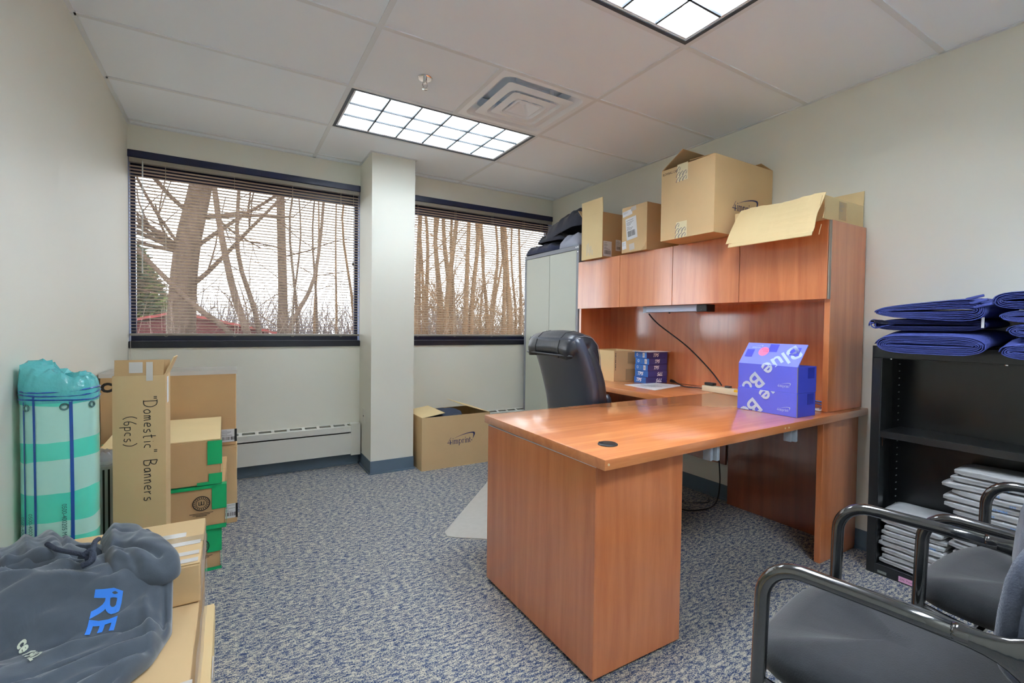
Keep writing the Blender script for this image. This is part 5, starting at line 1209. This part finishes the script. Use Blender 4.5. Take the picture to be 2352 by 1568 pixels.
# folded grey T-shirts in the bookcase: each its own fold
TEE_G = mat('heather_grey', (186, 188, 190), 0.92, spec=0.1, var=0.05, vscale=50, bump=0.12, bscale=160)
def shirt_mesh(w, d, h, seed):
    m = MB(); NY = 11; NR = 18; A = []
    for j in range(NY):
        v = -1+2*j/(NY-1); endk = (1-abs(v)**8)**0.5; y = v*w/2; row = []
        for i in range(NR):
            a = 2*pi*i/NR; c, s = cos(a), sin(a)
            x = math.copysign(abs(c)**0.35, c)*d/2; z = math.copysign(abs(s)**0.7, s)*h/2*(0.62+0.38*endk)
            if c < -0.75: x += 0.010*math.exp(-((z-h*0.08*noise.noise(Vector((y*8, seed, 1))))/(h*0.16))**2)
            n_ = noise.noise_vector(Vector((x*9, y*9, seed*3.1+z*20)))
            row.append((x+n_.x*0.006, y+n_.y*0.005, z+h/2+n_.z*h*0.16))
        row.append(row[0]); A.append(row)
    m.grid(A); m.b.faces.new([m.b.verts.new(p) for p in A[0][:-1]]); m.b.faces.new([m.b.verts.new(p) for p in A[-1][:-1]])
    return m
PB = mat('shirt_print', (70, 140, 214), 0.7)
# the labels count from the shelf, so each says which fold it is
ORD = ['first', 'second', 'third', 'fourth', 'fifth', 'sixth', 'seventh', 'eighth', 'ninth', 'tenth', 'eleventh', 'twelfth', 'thirteenth', 'fourteenth', 'fifteenth', 'sixteenth', 'seventeenth', 'eighteenth']
rnd = random.Random(17)
def stack(n, yc, w, h, z0, what, grp, shift):
    z = z0
    for k in range(n):
        hh = h*rnd.uniform(0.9, 1.1); xo = shift(k)
        q = thing('folded_shirt', '%s grey folded shirt counted from the shelf in the %s stack' % (ORD[k], what), 'shirt', (2.700+xo[0], yc+xo[1], z), radians(rnd.uniform(-3, 3)), grp)
        shirt_mesh(w*rnd.uniform(0.95, 1.0), 0.198, hh*1.04, k*1.7+yc*10).build('folded_cloth', TEE_G, q, True, weld=0.0002)
        if k % 3 == 2 or (n > 12 and k > 10): text(q, 'printed_lettering', 'EMPIRE' if k % 2 else 'EM', 0.014, (-0.1085, -0.01-0.02*(k % 3), hh*0.30), (0, -1, 0), (0, 0, 1), PB, lift=0.002)
        z += hh
stack(10, 0.885, 0.235, 0.0262, 0.051, 'lower', 'grey shirts in the lower stack', lambda k: (rnd.uniform(-0.004, 0.004), rnd.uniform(-0.006, 0.006)))
stack(18, 0.620, 0.270, 0.0285, 0.051, 'taller', 'grey shirts in the taller stack', lambda k: (rnd.uniform(-0.006, 0.004), rnd.uniform(-0.01, 0.01)+(0.025 if k in (12, 13, 15) else 0)))

# folded blue aprons on the bookcase
DENIM = mat('royal_denim', (62, 72, 136), 0.85, spec=0.2, var=0.12, vscale=30, bump=0.15, bscale=260)
DENIM_D = mat('royal_denim_dark', (34, 40, 84), 0.85, spec=0.2, var=0.12, vscale=30, bump=0.15, bscale=260)
def fold_bundle(q, W, Hh, layers, depth, seed, mtl=None, name='folded_cloth', wedge=0.0, droop=0.0, tt=0.0030):
    # a flattened spiral of cloth, its fold ends facing -x
    pts = []; n = 26; sgap = Hh/2/(layers+0.6)
    for l in range(layers*n):
        t = l/n; k = t; a = 2*pi*(l % n)/n
        hw, hh = W/2-k*sgap*1.2, Hh/2-k*sgap
        c, s = cos(a), sin(a)
        y = math.copysign(abs(c)**0.45, c)*hw; z = math.copysign(abs(s)**0.9, s)*hh
        z *= 1+wedge*(-y/(W/2)); y += 0.004*noise.noise(Vector((seed, l*0.2, 0))); z += 0.002*noise.noise(Vector((seed+9, l*0.25, 0)))
        pts.append(Vector((0, y, z)))
    m = MB(); NX = 7; rows_o, rows_i = [], []
    for i in range(NX):
        x = -depth/2+depth*i/(NX-1); O, I = [], []
        for k, p in enumerate(pts):
            d = (pts[min(k+1, len(pts)-1)]-pts[max(k-1, 0)]).normalized(); nn = Vector((0, d.z, -d.y))
            dz = -droop*max(0, (-x-0.0)/(depth/2))**1.5
            jit = 0.006*noise.noise(Vector((x*9, p.y*7, seed)))+(0.006*noise.noise(Vector((p.y*30, p.z*60, seed))) if i == 0 else 0)
            O.append(Vector((x+(jit if i in (0, NX-1) else 0), p.y+jit, p.z+dz))+nn*tt/2); I.append(Vector((x+(jit if i in (0, NX-1) else 0), p.y+jit, p.z+dz))-nn*tt/2)
        rows_o.append(O); rows_i.append(I)
    m.grid(rows_o); m.grid(rows_i); m.grid([rows_o[0], rows_i[0]]); m.grid([rows_o[-1], rows_i[-1]])
    m.grid([[r[0] for r in rows_o], [r[0] for r in rows_i]]); m.grid([[r[-1] for r in rows_o], [r[-1] for r in rows_i]])
    return m.build(name, mtl or DENIM, q, True, weld=0.0002, loc=(0, 0, Hh/2))
AG = 'folded blue aprons on the bookcase'
q = thing('folded_apron', 'lowest folded blue apron bundle at the bookcase end by the hutch', 'apron', (2.605, 0.795, 1.0745), 0, AG)
fold_bundle(q, 0.365, 0.080, 6, 0.36, 1.0, droop=0.030)
q2 = thing('folded_apron', 'middle blue apron bundle with dark straps, by the hutch end of the bookcase', 'apron', (2.625, 0.815, 1.154), radians(2), AG)
fold_bundle(q2, 0.37, 0.048, 4, 0.33, 2.0, DENIM_D, droop=0.012)
for k in range(7):
    a = random.Random(k); y0 = 0.17+0.02*a.random(); m = MB()
    m.tube(smoothpath([(-0.15, y0, 0.03), (-0.18-0.01*k % 3*0.01, y0+0.012*a.random(), 0.01+0.03*a.random()), (-0.175, y0-0.03*a.random(), 0.045*a.random()), (-0.15, y0-0.06, 0.02)], 5), 0.0028, 5)
    m.build('strap', mat('strap_black', (20, 22, 34), 0.5) if k % 2 else DENIM, q2)
m = MB(); m.bx(-0.172, -0.168, -0.176, -0.168, 0.004, 0.045); m.build('white_tag', PAPER, q2)
q3 = thing('folded_apron', 'topmost blue apron bundle with wide hem, by the hutch end of the bookcase', 'apron', (2.615, 0.800, 1.200), radians(-2), AG)
fold_bundle(q3, 0.375, 0.074, 6, 0.34, 3.0, wedge=0.42, droop=0.012)
m = MB()
for k in range(3): m.box((-0.172, -0.150-0.012*k, 0.075-0.016*k), (0.008, 0.055, 0.010), 0.003, rx=-0.25, seg=2)
m.build('hem', DENIM, q3, 'auto')
lb = ['lowest rolled blue apron beside the stacked apron bundles', 'second rolled blue apron from the bookcase top', 'third rolled blue apron from the bookcase top', 'topmost rolled blue apron beside the stacked apron bundles']
zz = 1.0745
for k, (hh, yo) in enumerate(((0.058, 0.0), (0.050, -0.012), (0.046, 0.002), (0.062, 0.030))):
    q = thing('rolled_apron', lb[k], 'apron', (2.600+0.008*k, 0.440+yo, zz), radians((0, 1, -1, 0)[k]), 'rolled blue aprons on the bookcase')
    fold_bundle(q, 0.275, hh, 5, 0.37, 5.0+k, droop=(0.034, 0.01, 0.006, 0.0)[k], wedge=(0, 0, 0, -0.15)[k]); zz += hh*0.99
# ---------------------------------------------------------------- outside the windows
BARK = mat('bark', (74, 60, 52), 0.95, spec=0.1, var=0.3, vscale=18, vstretch=(1, 1, 0.25), bump=0.8, bscale=30, bstretch=(1, 1, 0.2))
BARK2 = mat('bark_tan', (92, 69, 48), 0.95, spec=0.1, var=0.25, vscale=18, vstretch=(1, 1, 0.25))
TWIG = mat('twig_brown', (74, 58, 50), 0.95, spec=0.1)
TWIG2 = mat('twig_tan', (98, 72, 48), 0.95, spec=0.1)
GZ = -0.9
m = MB(); m.bx(-25, 35, 4.6, 60, GZ-0.2, GZ); tag(m.build('outside_ground', mat('leaf_litter', (88, 70, 58), 0.95, var=0.3, vscale=2.5)), 'brown leaf-covered ground outside', kind='structure')
def limb(m, p, d, L, r, depth, rnd, spread, tw, up=0.15, sides=5):
    pts, rr = [p], [r]; n = 5; q = p.copy(); dd = d.copy()
    for k in range(n):
        dd = (dd+Vector((rnd.uniform(-1, 1), rnd.uniform(-1, 1), rnd.uniform(-1, 1)+up))*0.13).normalized(); q = q+dd*L/n; pts.append(q.copy()); rr.append(r*(1-0.55*(k+1)/n))
    (m if depth > 0 and r > 0.02 else tw).tube(pts, rr, sides if r > 0.02 else 3, cap=False)
    if depth <= 0: return
    for k in range(rnd.choice((4, 5, 6)) if depth > 1 else rnd.choice((3, 4, 5))):
        i = rnd.randint(1, n); a = rnd.uniform(0, 2*pi); base_d = (pts[i]-pts[i-1]).normalized()
        s_ = base_d.orthogonal().normalized(); s_ = Matrix.Rotation(a, 3, base_d) @ s_
        nd = (base_d*cos(spread)+s_*sin(spread)).normalized()
        limb(m, pts[i], nd, L*rnd.uniform(0.45, 0.7), rr[i]*rnd.uniform(0.4, 0.62), depth-1, rnd, spread*rnd.uniform(0.8, 1.25), tw, up, max(3, sides-1))
def tree(label, path, radii, seed, limbs, Llen, spread=0.75, depth=3, bark=None, twig=None, name='bare_tree', group='bare trees outside'):
    rnd = random.Random(seed); b0 = Vector(path[0]); o = thing(name, label, 'tree', b0, 0, group)
    P = [Vector(p)-b0 for p in smoothpath(path, 4)]; N = len(P)
    R = [radii[0]+(radii[1]-radii[0])*k/(N-1) for k in range(N)]
    m = MB(); m.tube(P, R, 10); m.build('trunk', bark or BARK, o, True)
    lm, tw = MB(), MB()
    for k in range(limbs):
        i = rnd.randint(int(N*0.35), N-1); a = rnd.uniform(0, 2*pi)
        d = Vector((cos(a), sin(a)*0.5, rnd.uniform(0.1, 1.1))).normalized()
        limb(lm, P[i], d, Llen*rnd.uniform(0.6, 1.1), R[i]*rnd.uniform(0.14, 0.30), depth, rnd, spread, tw)
    if len(lm.b.verts): lm.build('limb', bark or BARK, o, True)
    else: lm.b.free()
    if len(tw.b.verts): tag(tw.build('twigs', twig or TWIG, o), kind='stuff')
    return o
G1 = 'bare trees outside the blind with the tilt wand'
tree('thick tilted bare trunk outside the wider view of shed', [(-0.66, 9.0, GZ), (-0.64, 9.0, 0.9), (-0.57, 9.0, 2.2), (-0.36, 9.0, 3.4), (-0.1, 9.0, 5.2)], (0.215, 0.135), 3, 14, 2.2, group=G1)
tree('pale pole-straight bare trunk outside the blind with the tilt wand', [(0.86, 10.0, GZ), (0.86, 10.0, 1.0), (0.80, 10.0, 3.8), (0.78, 10, 6.0)], (0.10, 0.055), 5, 6, 1.5, group=G1)
for k, (pth, rr) in enumerate((([(0.45, 8.0, GZ), (0.30, 8.0, 0.6), (0.02, 8.0, 1.7), (-0.18, 8.0, 3.0), (-0.2, 8.0, 4.2)], (0.07, 0.025)), ([(0.5, 8.1, GZ), (0.15, 8.1, 0.75), (-0.5, 8.1, 1.45), (-1.2, 8.1, 2.3), (-1.5, 8.1, 2.9)], (0.055, 0.018)), ([(0.42, 8.3, GZ), (0.38, 8.3, 1.0), (0.10, 8.3, 2.2), (0.15, 8.3, 3.6)], (0.05, 0.02)), ([(0.55, 8.2, GZ), (0.75, 8.2, 0.9), (1.15, 8.2, 1.9), (1.3, 8.2, 3.4)], (0.045, 0.018)))):
    tree(['slender bare stem rising between the thick trunk and the pole-straight trunk', 'slender bare stem leaning across in front of the thick trunk', 'slender upright bare stem beside the pole-straight trunk', 'slender bare stem leaning away from the thick trunk'][k], pth, rr, 20+k, 9, 1.25, group=G1, depth=3, twig=TWIG)
for k in range(7):
    rnd = random.Random(50+k); x = 0.9+0.22*k; y = 9.5+rnd.uniform(0, 3)
    tree('thin bare sapling among the saplings in front of the pillar', [(x, y, GZ), (x+rnd.uniform(-.1, .1), y, 1.2), (x+rnd.uniform(-.2, .2), y, 3.2), (x+rnd.uniform(-.3, .3), y, 4.8)], (0.035, 0.012), 60+k, 7, 1.1, group='saplings outside beside the pillar', depth=2, bark=BARK2 if k > 3 else BARK, twig=TWIG2 if k > 3 else TWIG)
for k in range(22):
    rnd = random.Random(90+k); y = rnd.uniform(8.0, 14.0); u = 0.318+0.30*(k+rnd.uniform(-.3, .3))/22; x = y*u*1.0
    tree('slender tan bare tree in the thicket outside the blind by the cabinet', [(x, y, GZ), (x+rnd.uniform(-.1, .1), y, 1.4), (x+rnd.uniform(-.3, .3), y, 3.6), (x+rnd.uniform(-.5, .5), y, 6.4)], (rnd.uniform(0.04, 0.10), 0.02), 120+k, 9, 1.7, spread=0.55, depth=2, bark=BARK2, twig=TWIG2, group='thicket trees outside the blind by the cabinet')
# undergrowth: tangled stems nobody could count
def brush(name, label, x0, x1, y0, y1, z1, n, mtl, seed, rk=1.0):
    rnd = random.Random(seed); m = MB()
    for k in range(n):
        x, y = rnd.uniform(x0, x1), rnd.uniform(y0, y1); p = Vector((x, y, GZ)); d = Vector((rnd.uniform(-.8, .8), rnd.uniform(-.3, .3), 1)).normalized(); pts = [p]
        L = (z1-GZ)*rnd.uniform(0.5, 1.1)/5
        for j in range(5):
            d = (d+Vector((rnd.uniform(-1, 1), rnd.uniform(-.5, .5), rnd.uniform(-.6, .6)))*0.28).normalized(); pts.append(pts[-1]+d*L)
        r = rnd.uniform(0.004, 0.010)*rk; m.tube(pts, [r, r, r*.8, r*.7, r*.5, r*.3], 3, cap=False)
    tag(m.build(name, mtl), label, 'undergrowth', kind='stuff')
brush('undergrowth', 'tangled brown undergrowth outside the blind with the tilt wand', -2.2, 3.2, 7.0, 9.5, 1.35, 420, mat('brush_pale', (102, 86, 76), 0.95), 5)
brush('undergrowth', 'tangled tan undergrowth outside the blind by the cabinet', 2.6, 9.0, 7.2, 12.0, 1.7, 700, TWIG2, 6)
brush('undergrowth', 'hazy grey brown brush far behind the trees', -4.0, 8.0, 16.0, 21.0, 2.4, 2200, mat('brush_far', (94, 83, 83), 0.95), 8, 2.6)
brush('undergrowth', 'distant tan brush far behind the thicket', 6.0, 16.0, 16.0, 21.0, 3.8, 1800, mat('brush_far_tan', (100, 80, 60), 0.95), 9, 2.2)
# evergreen
rnd = random.Random(31)
o = thing('evergreen_shrub', 'dense dark green evergreen behind the red shed', 'tree', (-2.2, 14.6, GZ))
m = MB(); m.tube([(0, 0, 0), (0.02, 0, 3.2)], [0.1, 0.03], 8); m.build('trunk', BARK, o)
lv = [MB(), MB()]
for k in range(9000):
    a = rnd.uniform(0, 2*pi); z = 0.3+3.6*rnd.random()**1.1; R = 1.15*(1-(z/4.2)**2.2)+0.12; r = R*sqrt(rnd.random()); s = rnd.uniform(0.09, 0.20)
    c = Vector((r*cos(a), r*sin(a), z)); d = Vector((cos(a)+rnd.uniform(-.5, .5), sin(a)+rnd.uniform(-.5, .5), rnd.uniform(-.2, .8))).normalized(); t = d.orthogonal().normalized()*s*0.4
    mm = lv[0 if rnd.random() < 0.62 else 1]; mm.b.faces.new([mm.b.verts.new(p) for p in (c-t, c+d*s, c+t)])
tag(lv[0].build('needles', mat('needle_dark', (36, 48, 26), 0.9), o), kind='stuff'); tag(lv[1].build('needles', mat('needle_light', (74, 84, 34), 0.9), o), kind='stuff')
# red shed
o = thing('garden_shed', 'dark red wooden shed with low gable roof outside the window', 'shed', (-0.75, 11.4, GZ))
RED = mat('shed_red', (76, 24, 24), 0.8, var=0.08, vscale=6); RT = mat('shed_roof_trim', (124, 40, 38), 0.7)
for k in range(13):
    z0 = 0.0+k*0.148; m = MB(); m.box((0, 0.06, z0+0.073), (2.9, 0.02, 0.144), 0.004, rx=0.06); m.build('siding_board', RED, o)
m = MB(); m.poly([(-1.45, 0.05, 1.92), (1.45, 0.05, 1.92), (1.45, 0.05, 1.86), (0.0, 0.05, 2.19), (-1.45, 0.05, 1.86)][2:]+[(-1.45, 0.05, 1.80), (1.45, 0.05, 1.80)], 0.04); m.build('gable', RED, o)
for s in (-1, 1):
    m = MB(); m.poly([(0, -0.08, 2.23), (s*1.6, -0.08, 1.86), (s*1.6, 1.9, 1.86), (0, 1.9, 2.23)], 0.05); m.build('roof_slope', RT, o)
m = MB(); m.bx(-0.06, 0.26, -0.02, 0.3, 2.20, 2.30); m.build('ridge_vent', ENAMEL, o)
m = MB(); m.bx(-1.44, 1.44, 0.08, 1.8, 0, 1.85); m.build('wall', RED, o)
